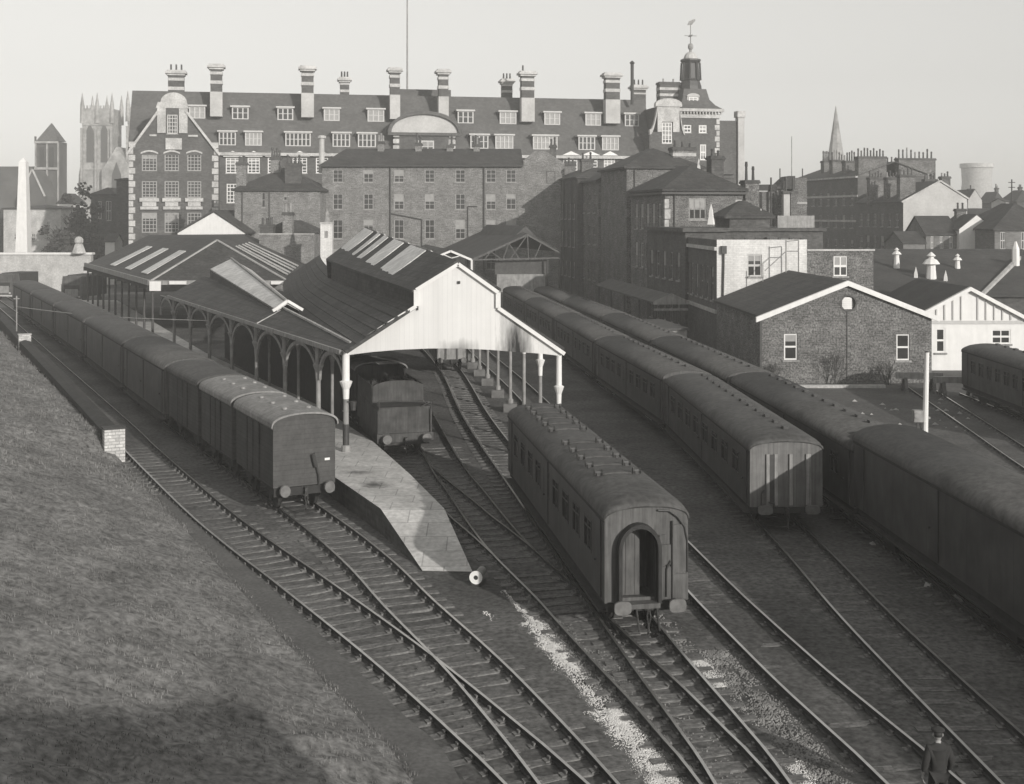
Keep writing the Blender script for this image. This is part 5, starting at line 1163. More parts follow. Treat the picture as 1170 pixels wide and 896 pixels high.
# ------------------------------------------------------------------ iron-trussed shed behind
t = thing('truss_shed', 'shed with an open iron truss end behind the right of the white gable', 'shed', (PX(540,140),140,0), rad(4)); OX3 = PX(540,140)
hx = lambda px: PX(px,140)-OX3
hz = lambda py: PZ(py,140)
q = MB(); L_, A_, R_ = (hx(540),hz(297)), (hx(603),hz(268.5)), (hx(640),hz(288.5))
R_ = (hx(640),hz(289)); pts = [L_,A_,R_]
q.bar((L_[0],0,L_[1]),(A_[0],0,A_[1]),.2); q.bar((A_[0],0,A_[1]),(R_[0],0,R_[1]),.2); q.bar((L_[0],0,L_[1]),(R_[0],0,hz(295)),.16)
for f in (.33,.66):
    a = (L_[0]+(A_[0]-L_[0])*f, L_[1]+(A_[1]-L_[1])*f); q.bar((a[0],0,a[1]),(a[0]+1.2,0,hz(296)),.1); q.bar((a[0],0,a[1]),(a[0]-.7,0,hz(296.5)),.1)
q.bar((A_[0],0,A_[1]),(A_[0]+.1,0,hz(295.5)),.1); q.bar((A_[0],0,A_[1]),(A_[0]-2,0,hz(296)),.1); q.bar((A_[0]+1.6,0,A_[1]-.9),(A_[0]+.8,0,hz(295.5)),.1); q.build('truss', m_coachE, t)
q = MB(); q.loft([[(L_[0],.15,L_[1]+.05),(A_[0],.15,A_[1]+.05),(R_[0]+.3,.15,R_[1]+.05),(R_[0]+.3,.15,R_[1]+.2),(A_[0],.15,A_[1]+.2),(L_[0],.15,L_[1]+.2)],[(L_[0]-4,24,L_[1]+.05),(A_[0]-4,24,A_[1]+.05),(R_[0]-4,24,R_[1]+.05),(R_[0]-4,24,R_[1]+.2),(A_[0]-4,24,A_[1]+.2),(L_[0]-4,24,L_[1]+.2)]]); q.build('roof', m_felt, t)
q = MB(); q.loft([[(A_[0]-1.4,3,A_[1]-.35),(A_[0],3,A_[1]+1.0),(A_[0]+1.4,3,A_[1]-.35)],[(A_[0]-4.8,22,A_[1]-.35),(A_[0]-3.6,22,A_[1]+1.0),(A_[0]-2,22,A_[1]-.35)]]); q.build('lantern', m_croof, t)
q = MB(); q.box(hx(568),hx(624),.6,.8,0,hz(314)); q.build('lower_wall', m_grime, t); q = MB(); q.box(hx(566),hx(627),.9,1.1,0,hz(297)); q.build('wall', m_croof, t)
for px in (541,626,640): q = MB(); q.cyl((hx(px),.1,0),(hx(px),.1,hz(297)),.12,.12,8); q.build('post', m_iron, t)
t = thing('white_truss', 'small white painted gable truss above the right of the white gable roof', 'roof truss', (PX(498,118),118,0)); OX4 = PX(498,118)
hx = lambda px: PX(px,118)-OX4
hz = lambda py: PZ(py,118)
q = MB(); pts = [(hx(498),hz(294)),(hx(515),hz(287)),(hx(539),hz(297))]
q.bar((pts[0][0],0,pts[0][1]),(pts[1][0],0,pts[1][1]),.2); q.bar((pts[1][0],0,pts[1][1]),(pts[2][0],0,pts[2][1]),.2); q.bar((hx(507),0,hz(291)),(hx(516),0,hz(295)),.08); q.bar((hx(516),0,hz(295)),(hx(527),0,hz(292)),.08); q.bar(pts[2] and (pts[2][0],0,pts[2][1]),(pts[2][0]+.05,0,0),.18); q.bar((pts[0][0],0,pts[0][1]),(pts[0][0],0,0),.18)
q.build('truss', m_white, t)
q = MB(); q.loft([[(pts[0][0],.15,pts[0][1]),(pts[1][0],.15,pts[1][1]),(pts[2][0],.15,pts[2][1]),(pts[2][0],.15,pts[2][1]+.12),(pts[1][0],.15,pts[1][1]+.12),(pts[0][0],.15,pts[0][1]+.12)],[(pts[0][0]-4,22,pts[0][1]),(pts[1][0]-4,22,pts[1][1]),(pts[2][0]-4,22,pts[2][1]),(pts[2][0]-4,22,pts[2][1]+.12),(pts[1][0]-4,22,pts[1][1]+.12),(pts[0][0]-4,22,pts[0][1]+.12)]]); q.build('roof', m_slate, t)

# ------------------------------------------------------------------ right-hand terraces and far houses
Fg = Face(1032, 192, 9); t = Fg.thing('rendered_terrace', 'brick terrace with a tall pale rendered gable end and crowded chimney stacks', 'terrace')
w_ = Fg.x(1105); d = 17; zE = Fg.z(231); zE2 = Fg.z(225,1105); zA = Fg.z(208,1074)
lw = left_windows(t, [1.5+i*2.6 for i in range(6)], [2.5,6.2,9.8], 1.1, 2.1)
q = MB(); q.wall((0,0,0),(1,0,0),(0,-1,0),w_,-.3,zE); xm = Fg.x(1074); q.poly([(0,0,zE),(w_,0,zE),(w_,0,zE+.5),(xm,0,zA)]); q.build('gable_wall', m_render, t)
q = MB(); q.wall((0,.02,0),(0,1,0),(-1,0,0),d,-.3,zE,lw,.2); q.wall((w_,.02,0),(0,1,0),(1,0,0),d,-.3,zE); q.build('wall', m_brickD, t)
for a,b_,c_,e in lw: window(t,a,b_,c_,e,0,'y',2,2,m_grime,.1,.08,.14)
q = MB(); q.prism([(-.3,zE-.15),(xm,zA),(w_+.2,zE+.35),(w_+.2,zE+.55),(xm,zA+.2),(-.3,zE+.05)],'y',.05,d); q.build('roof', m_slate, t)
q = MB(); q.bar((-.3,-.05,zE),(xm,-.05,zA+.18),.3,.25); q.bar((w_+.2,-.05,zE+.55),(xm,-.05,zA+.18),.3,.25); q.build('coping', m_stone, t)
for a, b_, y, pt, n in ((1028.5,1046,1.5,200,4),(1013.5,1027.5,6.5,203,4),(994,1010.5,11,203,5)): stack(t, Fg.x(a,y), Fg.x(b_,y), y, y+1.2, zE-.3, Fg.z(pt,a,y), m_brick, n, ph=.8)
stack(t, Fg.x(1057,12), Fg.x(1071,12), 12, 13, zE, Fg.z(205,1057,12), m_brick, 4); stack(t, Fg.x(1076,15), Fg.x(1086,15), 15, 16, zE, Fg.z(202,1080,15), m_brick, 3)
Fg = Face(980, 214, 9); t = Fg.thing('tall_terrace', 'tallest dark brick terrace with string courses and huge chimney stacks', 'terrace')
d = 30; w_ = 14; zE = Fg.z(201); zR = Fg.z(187,1010,6)
lw = left_windows(t, [1.8+i*3.4 for i in range(8)], [5,9.4,13.4], 1.2, 2.3)
box_walls(t, w_, d, zE, m_brickD, left=lw)
for a,b_,c_,e in lw: window(t,a,b_,c_,e,0,'y',2,2,m_grime,.1,.08,.14)
q = MB()
for py in (224,253): q.box(-.12,-.003,0,d,Fg.z(py)-.15,Fg.z(py)+.2)
q.box(-.4,-.003,0,d,zE-.3,zE); q.build('string_course', m_stone, t)
gable_roof(t, 0, w_, 0, d, zE, zR-zE, m_slate, 'y', .15, .3)
for a, b_, y, pt, zz, n in ((981,1013,.1,179,zE-5,9),(1027,1069,.3,181,zE-6,9),(966,979.5,8,184,zE,5),(951.5,965,15,183,zE,5),(941.5,950,22,184,zE,4)): stack(t, Fg.x(a,y), Fg.x(b_,y), y, y+1.6, zz, Fg.z(pt,a,y), m_brick, n, ph=1.3)
Fg = Face(1013, 230, 9); t = Fg.thing('rear_terrace', 'rear terrace glimpsed between two huge chimney stacks', 'terrace')
box_walls(t, 6, 6, Fg.z(196), m_brickD); hip_roof(t, 6, 6, Fg.z(196), 1, m_slate); stack(t, .5, 3, 1, 2, Fg.z(196), Fg.z(186), m_brick, 3, ph=1.2)
def simple_house(name, lb, cat, px0, px1, Y, pe, pr, front_m, axis='x', d=8, rm=None, wins=(), chim=None, ang=0, grp=None):
    f = Face(px0, Y, ang); t = f.thing(name, lb, cat, grp); w_ = f.x(px1); zE = f.z(pe); zR = f.z(pr)
    wn = [(f.x(a),f.x(b_),f.z(c_),f.z(e)) for a,b_,c_,e in wins]
    box_walls(t, w_, d, zE, front_m, front=wn)
    for k in wn: window(t,*k,0,'x',2,2,m_trim,.1,.08,.14)
    if axis == 'y':
        q = MB()
        for y in (0,d): q.poly([(0,y,zE),(w_,y,zE),(w_/2,y,zR)])
        q.build('gable', front_m, t)
    elif axis == 'x':
        q = MB()
        for x in (0,w_): q.poly([(x,0,zE),(x,d,zE),(x,d/2,zR)])
        q.build('gable', front_m, t)
    if axis in 'xy': gable_roof(t, 0 if axis == 'y' else -.2, w_ if axis == 'y' else w_+.2, 0, d, zE+.02, zR-zE, rm or m_slate, axis, .14, .25)
    else: hip_roof(t, w_, d, zE+.02, zR-zE, rm or m_slate, .3)
    for a, b_, pt, y, n in (chim or ()): stack(t, f.x(a,y), f.x(b_,y), y, y+1, zE-.5, f.z(pt,a,y), m_brick, n, ph=.7)
    return t
simple_house('cottage', 'small cottage with a bright white gable end', 'cottage', 1096, 1136, 172, 262, 246, m_white, 'y', 8)
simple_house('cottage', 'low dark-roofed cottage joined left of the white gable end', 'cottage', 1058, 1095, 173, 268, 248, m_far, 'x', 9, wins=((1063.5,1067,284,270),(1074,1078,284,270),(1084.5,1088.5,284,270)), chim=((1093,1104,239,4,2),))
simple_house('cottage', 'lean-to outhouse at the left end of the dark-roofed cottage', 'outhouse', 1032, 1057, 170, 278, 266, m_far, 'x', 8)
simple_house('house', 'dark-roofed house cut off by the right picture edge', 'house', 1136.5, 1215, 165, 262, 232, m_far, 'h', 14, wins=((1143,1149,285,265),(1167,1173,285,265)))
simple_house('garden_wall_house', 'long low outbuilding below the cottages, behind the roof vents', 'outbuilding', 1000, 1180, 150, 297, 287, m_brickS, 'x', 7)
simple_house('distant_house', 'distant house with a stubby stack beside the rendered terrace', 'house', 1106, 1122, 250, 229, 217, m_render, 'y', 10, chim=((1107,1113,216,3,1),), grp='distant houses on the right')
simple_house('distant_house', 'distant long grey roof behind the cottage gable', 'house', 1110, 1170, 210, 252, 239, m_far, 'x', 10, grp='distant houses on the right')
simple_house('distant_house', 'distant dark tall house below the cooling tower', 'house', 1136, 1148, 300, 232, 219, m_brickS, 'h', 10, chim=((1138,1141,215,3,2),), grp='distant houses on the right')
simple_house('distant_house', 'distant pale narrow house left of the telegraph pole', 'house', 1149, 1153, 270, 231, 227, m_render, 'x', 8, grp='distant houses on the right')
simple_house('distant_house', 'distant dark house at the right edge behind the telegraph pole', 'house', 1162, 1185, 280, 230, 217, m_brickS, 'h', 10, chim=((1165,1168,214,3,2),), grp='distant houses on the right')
simple_house('distant_house', 'distant row of low roofs between the rendered terrace and cooling tower foot', 'house', 1118, 1136, 330, 236, 228, m_far, 'x', 12, grp='distant houses on the right')
t = thing('telegraph_pole', 'dark telegraph pole with crossarms against the sky near the right edge', 'pole', (PX(1156,200),200,0))
q = MB(); q.cyl((0,0,0),(0,0,PZ(205,200)),.16,.11,8); q.build('pole', m_bark, t)
for k in (0,.8): q = MB(); q.box(-.55,.55,-.05,.05,PZ(209,200)-k,PZ(209,200)-k+.12); q.build('crossarm', m_bark, t)
t = thing('cooling_tower', 'pale waisted cooling tower on the hazy right horizon', 'cooling tower', (PX(1116,640),640,0)); zt = PZ(187,640); rT = PX(1116+17.5,640)-PX(1116,640)
q = MB(); q.lathe([(rT*1.5,0),(rT*1.22,zt*.28),(rT*1.0,zt*.55),(rT*.92,zt*.75),(rT*.95,zt*.88),(rT,zt),(rT*.95,zt),(rT*.87,zt*.75)],n=40); q.build('shell', m_conc, t, smooth=True); q = MB(); q.lathe([(rT*1.01,zt-2.2),(rT*1.06,zt-2.2),(rT*1.06,zt),(rT*1.0,zt)],n=40); q.build('rim', m_stone, t)
t = thing('church_spire', 'slender pale church spire rising behind the tall terrace', 'church', (PX(955,430),430,0))
q = MB(); q.box(-3.4,3.4,-3.4,3.4,0,PZ(196,430)); q.build('tower', m_stoneD, t); q = MB(); q.lathe([(3.6,0),(.08,PZ(121,430)-PZ(196,430))],n=8,z0=PZ(196,430)); q.build('spire', m_stoneD, t)
# chimneys and walls between the hipped house and the terraces
Fx = Face(868, 160, 0); t = Fx.thing('mixed_backs', 'jumble of brick backs with pipes and parapets right of the two-pot chimney', 'building')
q = MB(); q.box(0,Fx.x(888),0,6,0,Fx.z(219)); q.box(Fx.x(888),Fx.x(900),.5,6,0,Fx.z(212)); q.box(Fx.x(908),Fx.x(924),1,8,0,Fx.z(203)); q.build('wall', m_brick, t)
q = MB(); q.box(-.2,Fx.x(886),-.3,.2,Fx.z(218),Fx.z(211)); q.prism([(Fx.x(886),Fx.z(216)),(Fx.x(902),Fx.z(201)),(Fx.x(909),Fx.z(201)),(Fx.x(909),Fx.z(216))],'y',.2,5); q.build('roof', m_slate, t)
stack(t, Fx.x(895.5,-2), Fx.x(902.5,-2), -2, -.8, 0, Fx.z(219,y=-2), m_render, 1, potm=m_iron, ph=1.4); stack(t, Fx.x(903.5,-2), Fx.x(911,-2), -2, -.8, 0, Fx.z(219,y=-2), m_brick, 1, potm=m_iron, ph=1.4)
for px in (870,877,884): pipe(t,[(Fx.x(px),-.1,Fx.z(220 if px != 880 else 205)),(Fx.x(px),-.1,3)],.09)
pipe(t,[(Fx.x(880),-.5,3),(Fx.x(880),-.5,Fx.z(203))],.12,name='vent_pipe'); pipe(t,[(Fx.x(921),2,10),(Fx.x(921),2,Fx.z(192))],.08,name='finial'); pipe(t,[(Fx.x(895),2,10),(Fx.x(895),2,Fx.z(192))],.08,name='finial')
q = MB(); q.box(Fx.x(907.9),Fx.x(924.1),.9,1,Fx.z(233),Fx.z(231)); q.build('string_course', m_stone, t)
t = thing('flag_mast', 'tall thin mast rising above the brick backs', 'mast', (PX(908.5,162),164,0)); q = MB(); q.cyl((0,0,0),(0,0,PZ(156,164)),.09,.05,6); q.build('mast', m_grime, t)

# ------------------------------------------------------------------ left distance
t = thing('memorial_wall', 'long pale stone wall in front of the obelisk', 'wall', (PX(-40,186),186,0)); zt = PZ(291,186); L_ = PX(104,186)-PX(-40,186)
q = MB(); q.box(-30,L_,0,1,-.2,zt); q.build('wall', m_stone, t); q = MB(); q.box(-30,L_+.2,-.25,1.25,zt,zt+.3); q.build('coping', m_white, t)
q = MB(); q.cyl((PX(91,186)-PX(-40,186),-.3,zt+.2),(PX(91,186)-PX(-40,186),-.3,zt+1.6),1.1,.6,8); q.sphere((PX(91,186)-PX(-40,186),-.3,zt+2.1),.7); q.build('urn', m_stone, t)
t = thing('obelisk', 'tall pale stone obelisk memorial', 'obelisk', (PX(27,192),192,0)); zt = PZ(180,192)
q = MB(); sq2 = lambda h, z: [(-h,-h,z),(h,-h,z),(h,h,z),(-h,h,z)]; q.loft([sq2(1.0,3.5),sq2(.55,zt-.7),sq2(.02,zt)]); q.build('shaft', m_white, t); q = MB(); q.loft([sq2(1.7,0),sq2(1.7,3.2),sq2(1.2,3.6)]); q.build('pedestal', m_stone, t)
# church with a pyramid-roofed tower
t = thing('church', 'blackened church with a pyramid-roofed tower beyond the obelisk', 'church', (PX(54,330),330,0))
u = 330/F_; q = MB(); q.box(-13.5*u,13*u,0,26*u,0,PZ(162,330)); tw = q.build('tower', m_stoneK, t)
q = MB()
for dx in (-13.5,-.6,12): q.box(dx*u,(dx+1.6)*u,-.5,-.003,0,PZ(163,330))
for py in (164,194): q.box(-14*u,13.5*u,-.7,-.51,PZ(py,330),PZ(py,330)+.6)
q.build('buttress', m_stoneD, tw)
for dx in (-6,5):
    q = MB(); q.box((dx-2.6)*u,(dx+2.6)*u,-.2,-.005,PZ(190,330),PZ(168,330)); q.build('belfry_opening', m_iron, tw)
q = MB(); q.loft([[(-13*u,.5*u,PZ(161,330)),(12.5*u,.5*u,PZ(161,330)),(12.5*u,25.5*u,PZ(161,330)),(-13*u,25.5*u,PZ(161,330))],[(-.1,13*u,PZ(140,330)),(.1,13*u,PZ(140,330)),(.1,13*u+.2,PZ(140,330)),(-.1,13*u+.2,PZ(140,330))]]); q.build('tower_roof', m_slateH, t)
q = MB()
for dx in (-13.5,12.5): q = MB(); q.box((dx-.8)*u,(dx+.8)*u,-.3,.3,PZ(164,330),PZ(156,330)); q.build('pinnacle', m_stoneK, t)
q = MB(); q.box(-80*u,-10*u,-4,8,0,PZ(212,330)); q.prism([(-4,PZ(212,330)),(2,PZ(190,330)),(8,PZ(212,330))],'x',-80*u,-12*u); q.build('nave', m_stoneK, t)
q = MB(); q.prism([(-16*u,0),(12*u,0),(12*u,PZ(225,330)),(-2*u,PZ(195,330)),(-16*u,PZ(225,330))],'y',-9,0); q.build('transept', m_stoneK, t); q = MB(); q.bar((-16*u,-9.1,PZ(225,330)),(-2*u,-9.1,PZ(195,330)),.7,.3); q.bar((12*u,-9.1,PZ(225,330)),(-2*u,-9.1,PZ(195,330)),.7,.3); q.build('coping', m_stone, t)
simple_house('stone_house', 'pale square stone building behind the obelisk', 'building', 4, 70, 245, 238, 234, m_stone, 'h', 14, wins=((31,35,256,251),(53,57,260,253),(53,57,274,267),(16,20,274,266),(36,40,275,267)))
simple_house('white_house', 'small bright white house below the church tower', 'house', 66, 82, 262, 232, 221, m_white, 'h', 8)
simple_house('street_building', 'soot-dark building left of the great gabled wing', 'building', 104, 133, 235, 222, 214, m_brickS, 'h', 14, wins=((112,116,250,230),(121,127,252,230)))
simple_house('street_building', 'narrow dark building touching the great gabled wing', 'building', 133, 150, 225, 205, 203, m_brickD, 'h', 14)
simple_house('street_building', 'dark low roofs at the left edge behind the memorial wall', 'building', -40, 5, 250, 258, 240, m_brickS, 'x', 12)
# minster
t = thing('minster', 'great pale minster with pinnacled west towers fading in haze', 'minster', (PX(111,500),500,0)); u = 500/F_
def mtower(cx, hw, pt):
    q = MB(); zt = PZ(pt,500); q.box((cx-hw)*u,(cx+hw)*u,0,2*hw*u,0,zt); o = q.build('tower', m_stoneD, t)
    for dx in (-hw,0,hw):
        for dy in (0,2*hw): q = MB(); q.cyl(((cx+dx)*u,dy*u,zt-6),((cx+dx)*u,dy*u,zt+1.5),1.0,.8,6); q.cyl(((cx+dx)*u,dy*u,zt+1.5),((cx+dx)*u,dy*u,zt+6.5),.8,.05,6); q.build('pinnacle', m_stoneD, o)
    q = MB()
    for k in range(9): xx = cx-hw+2*hw*(k+.5)/9; q.box((xx-.8)*u,(xx+.8)*u,-.3,.3,zt,zt+1.2)
    q.build('battlement', m_stoneD, o)
    for dx in (-hw*.48,hw*.48):
        q = MB(); w2 = hw*.22*u; za, zb = zt-22, zt-9; c_ = (cx+dx)*u; q.prism([(c_-w2,za),(c_+w2,za),(c_+w2,zb),(c_,zb+3),(c_-w2,zb)],'y',-.25,-.01); q.build('belfry_window', m_iron, o)
    q = MB()
    for dx in (-hw,-.05*hw,hw): q.box((cx+dx-1.2)*u,(cx+dx+1.2)*u,-1.2,-.02,0,zt-8)
    for z_ in (zt-25,zt-7,zt-40): q.box((cx-hw)*u,(cx+hw)*u,-.5,-.03,z_,z_+.7)
    for dx, s_ in ((-hw,-1),(hw,1)): q.prism([((cx+dx)*u,0),((cx+dx+s_*7)*u,0),((cx+dx+s_*5)*u,PZ(200,500)),((cx+dx)*u,PZ(170,500))],'y',1,4)
    q.build('buttress', m_stoneD, o)
mtower(0,17,124); mtower(52,17,122)
q = MB(); q.box(-24*u,75*u,6,60,0,PZ(196,500)); q.prism([(8*u,0),(42*u,0),(42*u,PZ(195,500)),(25*u,PZ(168,500)),(8*u,PZ(195,500))],'y',-3,58); q.build('nave', m_stoneD, t)
q = MB(); q.prism([(20*u,PZ(235,500)),(30*u,PZ(235,500)),(30*u,PZ(200,500)),(25*u,PZ(186,500)),(20*u,PZ(200,500))],'y',-3.4,-3.02); q.build('west_window', m_iron, t)

def tree(x, y, h, rad_, lb, n=900, z=0):
    t = thing('tree', lb, 'tree', (x,y,z), 0, 'dark trees before the minster')
    q = MB(); q.cyl((0,0,-.2),(0,0,h*.45),h*.035,h*.022,8)
    for k in range(8): a = k*.8+R.random(); leafless(None, q, Vector((0,0,h*R.uniform(.25,.45))), Vector((math.cos(a),math.sin(a),1.1)).normalized(), h*.2, h*.013, 3, .5)
    q.build('trunk', m_bark, t)
    q = MB(); cl = [(R.gauss(0,.42)*rad_,R.gauss(0,.42)*rad_,h*.62+R.gauss(0,.17)*h,R.uniform(.25,.5)*rad_) for _ in range(16)]
    for _ in range(n):
        c_ = R.choice(cl); v = Vector((R.gauss(0,1),R.gauss(0,1),R.gauss(0,1))).normalized()*c_[3]*R.random()**.4; p = Vector(c_[:3])+v
        if p.z < h*.22: continue
        a = Vector((R.uniform(-1,1),R.uniform(-1,1),R.uniform(-1,1))).normalized()*.42; b_ = a.cross(Vector((R.uniform(-1,1),R.uniform(-1,1),R.uniform(-1,1)))).normalized()*.3
        q.add([p-a,p+b_,p+a,p-b_],[(0,1,2,3)])
    q.build('crown', m_leaf, t, fix=False)
for px, Y, hpx, r, lb in ((92,222,222,3.6,'dark tree rising highest between the white house and the sooty building'),(78,215,248,3.2,'low dark tree right of the pale stone building'),(66,210,268,2.6,'small bushy tree before the pale stone building corner'),(100,212,258,3,'dark bushy tree before the sooty building, above the wall')):
    tree(PX(px,Y), Y, PZ(hpx,Y), r, lb)
simple_house('kiosk', 'little pale kiosk beside the dark building above the wall', 'kiosk', 120, 131, 205, 276, 268, m_white, 'x', 4)

# ------------------------------------------------------------------ lorries, post, cable, man, wall under the camera
def lorry(px, Y, w, h, lb):
    t = thing('lorry', lb, 'lorry', (PX(px,Y),Y,0), rad(-6), 'lorries parked by the pale wall')
    q = MB(); q.box(-w/2,w/2,0,2.0,.7,h*.72); q.prism([(-w/2,h*.72),(w/2,h*.72),(w/2*.9,h),(-w/2*.9,h)],'y',.15,2.0); q.build('cab', m_coachE, t)
    q = MB(); q.box(-w*.36,w*.36,-.02,.0,h*.5,h*.68); q.build('windscreen', m_glass, t)
    q = MB(); q.box(-w*.3,w*.3,-.06,-.002,1.0,h*.55); q.build('radiator', m_grime, t); q = MB(); q.box(-w/2,w/2,-.15,-.07,.55,.75); q.build('bumper', m_trim, t)
    q = MB(); q.box(-w*.55,w*.55,2.1,7,1.0,h*1.02); q.build('load_body', m_under, t)
    for sx in (-.36,.36):
        q = MB(); q.sphere((sx*w,-.08,1.0),.14,8,5); q.build('headlight', m_trim, t)
        for y in (.9,5.6): q = MB(); q.cyl((sx*w*1.15-.12,y,.48),(sx*w*1.15+.12,y,.48),.48,.48,14); q.build('wheel', m_iron, t)
lorry(82,160,2.9,3.7,'dark lorry facing the camera between the far train and the pavilion posts'); lorry(4,168,2.6,3.6,'dark lorry at the left edge, left of the far train')
x, y = G(1056.5,505); t = thing('signal_post', 'tall white painted post leaning slightly, beside the rightmost train', 'post', (x,y,0), 0)
q = MB(); q.cyl((0,0,-.2),(.12,0,4.65),.16,.11,10); q.build('post', m_white, t)
q = MB(); q.cyl((.12,0,4.65),(.12,0,4.72),.13,.05,10); q.build('cap', m_iron, t)
q = MB(); q.box(-.6,-.1,-.2,.2,1.05,1.65); q.cyl((-.45,-.25,1.4),(-.45,.2,1.4),.16,.16,10); q.box(-.35,.28,-.06,.06,1.2,1.3); q.build('mechanism', m_grime, t)
q = MB(); q.bar((-.4,0,0),(-.35,0,1.1),.08); q.bar((-.1,.1,0),(-.2,0,1.1),.07); q.cyl((.3,-.1,0),(.3,-.1,.35),.12); q.build('stay', m_iron, t)
q = MB()
for k in range(30):
    x, y = G(R.uniform(960,1110), R.uniform(458,500)); r = R.uniform(.05,.2); q.add([(x-r,y,.1),(x+r,y-r*.4,.1),(x+r*.6,y+r,.13),(x-r*.3,y+r*.8,.12),(x,y,.13+r*.6)],[(0,1,4),(1,2,4),(2,3,4),(3,0,4)])
tag(q.build('rubble', m_conc), 'scattered pale rubble on the yard by the white post', 'rubble', kind='stuff')
def scrap(px, py, lb, s=.3):
    x, y = G(px,py,.1); q = MB(); q.loft([[(-s,-s*.4,0),(s,-s*.5,0),(s*.8,s*.5,0),(-s*.8,s*.6,0)],[(-s*.8,-s*.3,s*.4),(s*.6,-s*.4,s*.6),(s*.7,s*.4,s*.3),(-s*.5,s*.4,s*.7)]]); o = q.build('scrap_heap', m_trim); o.location = (x,y,.03); o.rotation_euler[2] = R.uniform(0,3); tag(o, lb, 'debris', 'pale lumps by the rails')
scrap(941,577,'pale lump beside the streaked coach end',.17); scrap(997,620,'pale lump by the rail below the rightmost train',.15); scrap(1062,667,'pale flat scrap between the right-hand trains',.22); scrap(1093,683,'largest pale scrap by the rail at the right',.25)
t = thing('cable_post', 'thin grey post beside the far end of the platform train', 'post', (PX(19,108),108,0)); q = MB(); q.cyl((0,0,0),(0,0,PZ(338,108)),.07,.06,8); q.build('post', m_grime, t); q = MB(); q.box(-.25,.25,-.04,.04,PZ(338,108)-.3,PZ(338,108)-.22); q.build('crossarm', m_grime, t)
q = MB(); a = Vector((PX(19,108),108,PZ(350.5,108))); b_ = Vector(((A0+AD*28.7).x-.1,(A0+AD*28.7).y,4.7)); q.tube([tuple(a.lerp(b_,f)+Vector((0,0,-.25*math.sin(math.pi*f)))) for f in [i/12 for i in range(13)]],.03,5)
tag(q.build('cable', m_conc), 'pale cable slung from the grey post to the arcade', 'cable')
# the rampart wall the view is taken from
t = thing('city_wall', 'old stone city wall that the view is taken from', 'wall', (0,-2,0))
q = MB(); q.box(-30,12.8,-1.5,1.6,-.5,11.15); q.build('wall', m_stone, t)
# ---- the man
def skin_mesh(pts, edges, radii, name, m, sub=2):
    me = bpy.data.meshes.new(name); me.from_pydata(pts, edges, []); o = bpy.data.objects.new(name, me); COL.objects.link(o)
    md = o.modifiers.new('s','SKIN'); md.use_smooth_shade = True
    for v, r in zip(me.skin_vertices[0].data, radii): v.radius = (r, r) if not isinstance(r, tuple) else r
    me.skin_vertices[0].data[0].use_root = True
    if sub: o.modifiers.new('u','SUBSURF').levels = sub
    dg = bpy.context.evaluated_depsgraph_get(); ev = o.evaluated_get(dg); nm = bpy.data.meshes.new_from_object(ev)
    bpy.data.objects.remove(o); return nm
pz = Vector((8.28,23.8,0))
man = thing('person', 'man in a dark suit and cap seen from behind, walking along the tracks', 'person', (8.28,23.8,.03), rad(-4))
J = [(0,0,.93),(0,.0,1.08),(0,-.01,1.25),(0,-.02,1.4),(0,0,1.5),(0,.03,1.58),
     (-.09,0,.88),(-.1,.12,.5),(-.1,.03,.08),(-.1,.18,.04),
     (.09,0,.88),(.1,-.02,.49),(.1,-.28,.13),(.1,-.14,.04),
     (-.17,-.01,1.41),(-.25,-.05,1.16),(-.27,.02,.92),(-.28,.05,.85),
     (.17,-.01,1.41),(.26,.0,1.15),(.24,.14,.95),(.23,.18,.88)]
E = [(0,1),(1,2),(2,3),(3,4),(4,5),(0,6),(6,7),(7,8),(8,9),(0,10),(10,11),(11,12),(12,13),(3,14),(14,15),(15,16),(16,17),(3,18),(18,19),(19,20),(20,21)]
rr = [(.15,.11),(.145,.105),(.16,.11),(.15,.1),.06,.055,.09,.065,.045,.04,.09,.065,.045,.04,.07,.05,.036,.032,.07,.05,.036,.032]
body = skin_mesh(J, E, rr, 'body', m_skin)
# fingers and thumb rooted in each palm, joined into the same body mesh
bm = bmesh.new(); bm.from_mesh(body)
for (wx, wy, wz), sgn in (((-.28,.05,.85),-1),((.23,.18,.88),1)):
    chains = [[(wx,wy,wz),(wx,wy+.005,wz-.08)]]; rd = [[.03,.034]]
    for k in range(4):
        oy = wy-.03+k*.021; l = (.055,.068,.072,.062)[k]
        chains.append([(wx,oy,wz-.075),(wx-sgn*.006,oy,wz-.1-l*.35),(wx-sgn*.026,oy,wz-.1-l*.75),(wx-sgn*.045,oy,wz-.1-l*.85)]); rd.append([.0105,.0095,.009,.008])
    chains.append([(wx,wy+.03,wz-.03),(wx-sgn*.02,wy+.055,wz-.06),(wx-sgn*.03,wy+.06,wz-.09)]); rd.append([.012,.011,.009])
    for cpts, r in zip(chains, rd):
        m2 = skin_mesh(cpts, [(i,i+1) for i in range(len(cpts)-1)], r, 'finger', m_skin, 1); bm.from_mesh(m2)
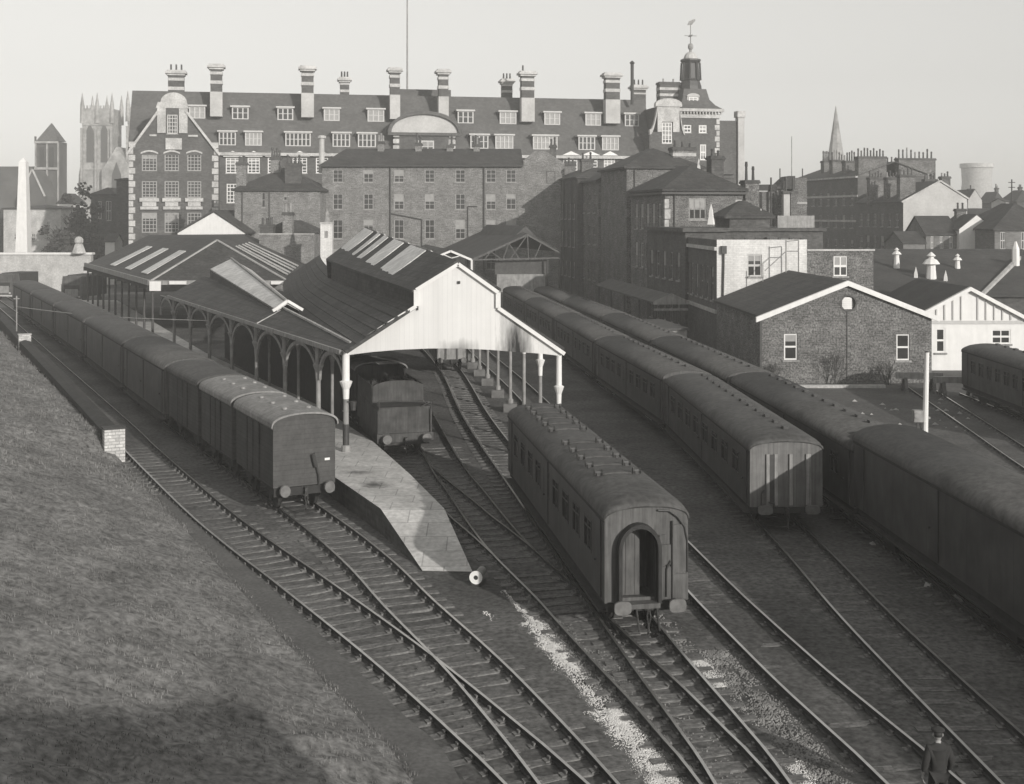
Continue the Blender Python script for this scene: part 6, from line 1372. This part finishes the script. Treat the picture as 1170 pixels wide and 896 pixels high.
# head with a nose, eye sockets and ears
hb = MB(); hc = Vector((0,.035,1.655))
secs = []
for k in range(11):
    f = k/10; z = -.12+.245*f; rx = .074*math.sin(math.pi*(.12+.84*f))**.6; ry = .095*math.sin(math.pi*(.1+.86*f))**.55
    secs.append([(hc.x+rx*math.cos(2*math.pi*i/16), hc.y+ry*math.sin(2*math.pi*i/16)+.01*(1-f)+(.022 if (i == 4 and k == 4) else 0)-(.012 if (i in (3,5) and k == 5) else 0), hc.z+z) for i in range(16)])
hb.loft(secs)
for sg in (-1,1): hb.sphere((hc.x+sg*.078,hc.y-.01,hc.z-.005),.03,8,6,1.3)
hm = hb.build('head_tmp', m_skin); bm.from_mesh(hm.data); bpy.data.objects.remove(hm)
bm.to_mesh(body); bm.free(); body.materials.clear(); body.materials.append(m_skin); body.materials.append(m_cloth); bo = bpy.data.objects.new('body', body); COL.objects.link(bo); bo.parent = man
for p in body.polygons:
    p.use_smooth = True; p.material_index = 1 if p.center.z < 1.525 and not (abs(p.center.x) > .19 and p.center.z < .93) else 0
def cloth(name, idx, ed, grow, m=None):
    mp = {v: i for i, v in enumerate(idx)}; pts = [J[i] for i in idx]; rads = [tuple(x+grow for x in rr[i]) if isinstance(rr[i], tuple) else rr[i]+grow for i in idx]
    me = skin_mesh(pts, [(mp[a],mp[b_]) for a, b_ in ed], rads, name, m_cloth); me.materials.clear(); me.materials.append(m or m_cloth); o = bpy.data.objects.new(name, me); COL.objects.link(o); o.parent = man
cloth('jacket', [2,1,0,3,14,15,16,18,19,20], [(2,1),(1,0),(2,3),(3,14),(14,15),(15,16),(3,18),(18,19),(19,20)], .026)
cloth('trousers', [0,6,7,8,10,11,12], [(0,6),(6,7),(7,8),(0,10),(10,11),(11,12)], .016)
cloth('shoe', [8,9], [(8,9)], .014, m_iron); cloth('shoe', [12,13], [(12,13)], .014, m_iron)
q = MB(); q.lathe([(.03,-.075),(.083,-.06),(.088,0),(.085,.05)],(0,.02),14,1.69); q.build('hair', m_iron, man, smooth=True)
q = MB(); q.lathe([(.088,0),(.125,.03),(.13,.055),(.1,.075),(.02,.085)],(0,.03),16,1.705); q.box(-.07,.07,.11,.2,1.7,1.712); q.build('cap', m_cloth, man, smooth=True)

# ------------------------------------------------------------------ smoky winter air
hz_ = MB(); hz_.box(-1600,1600,-120,1700,-2.5,75)
m = bpy.data.materials.new('winter haze'); m.use_nodes = True; N = m.node_tree.nodes
N.remove(N['Principled BSDF']); pv = N.new('ShaderNodeVolumePrincipled'); pv.inputs['Density'].default_value = HAZE_DENSITY if 'HAZE_DENSITY' in globals() else .0007
pv.inputs['Color'].default_value = (.93,.925,.9,1); pv.inputs['Anisotropy'].default_value = -.15
m.node_tree.links.new(pv.outputs[0], N['Material Output'].inputs['Volume']); 
ho = hz_.build('haze', m); ho['label'] = 'thin smoky winter haze over the whole yard'; ho['kind'] = 'stuff'; ho.display_type = 'WIRE'
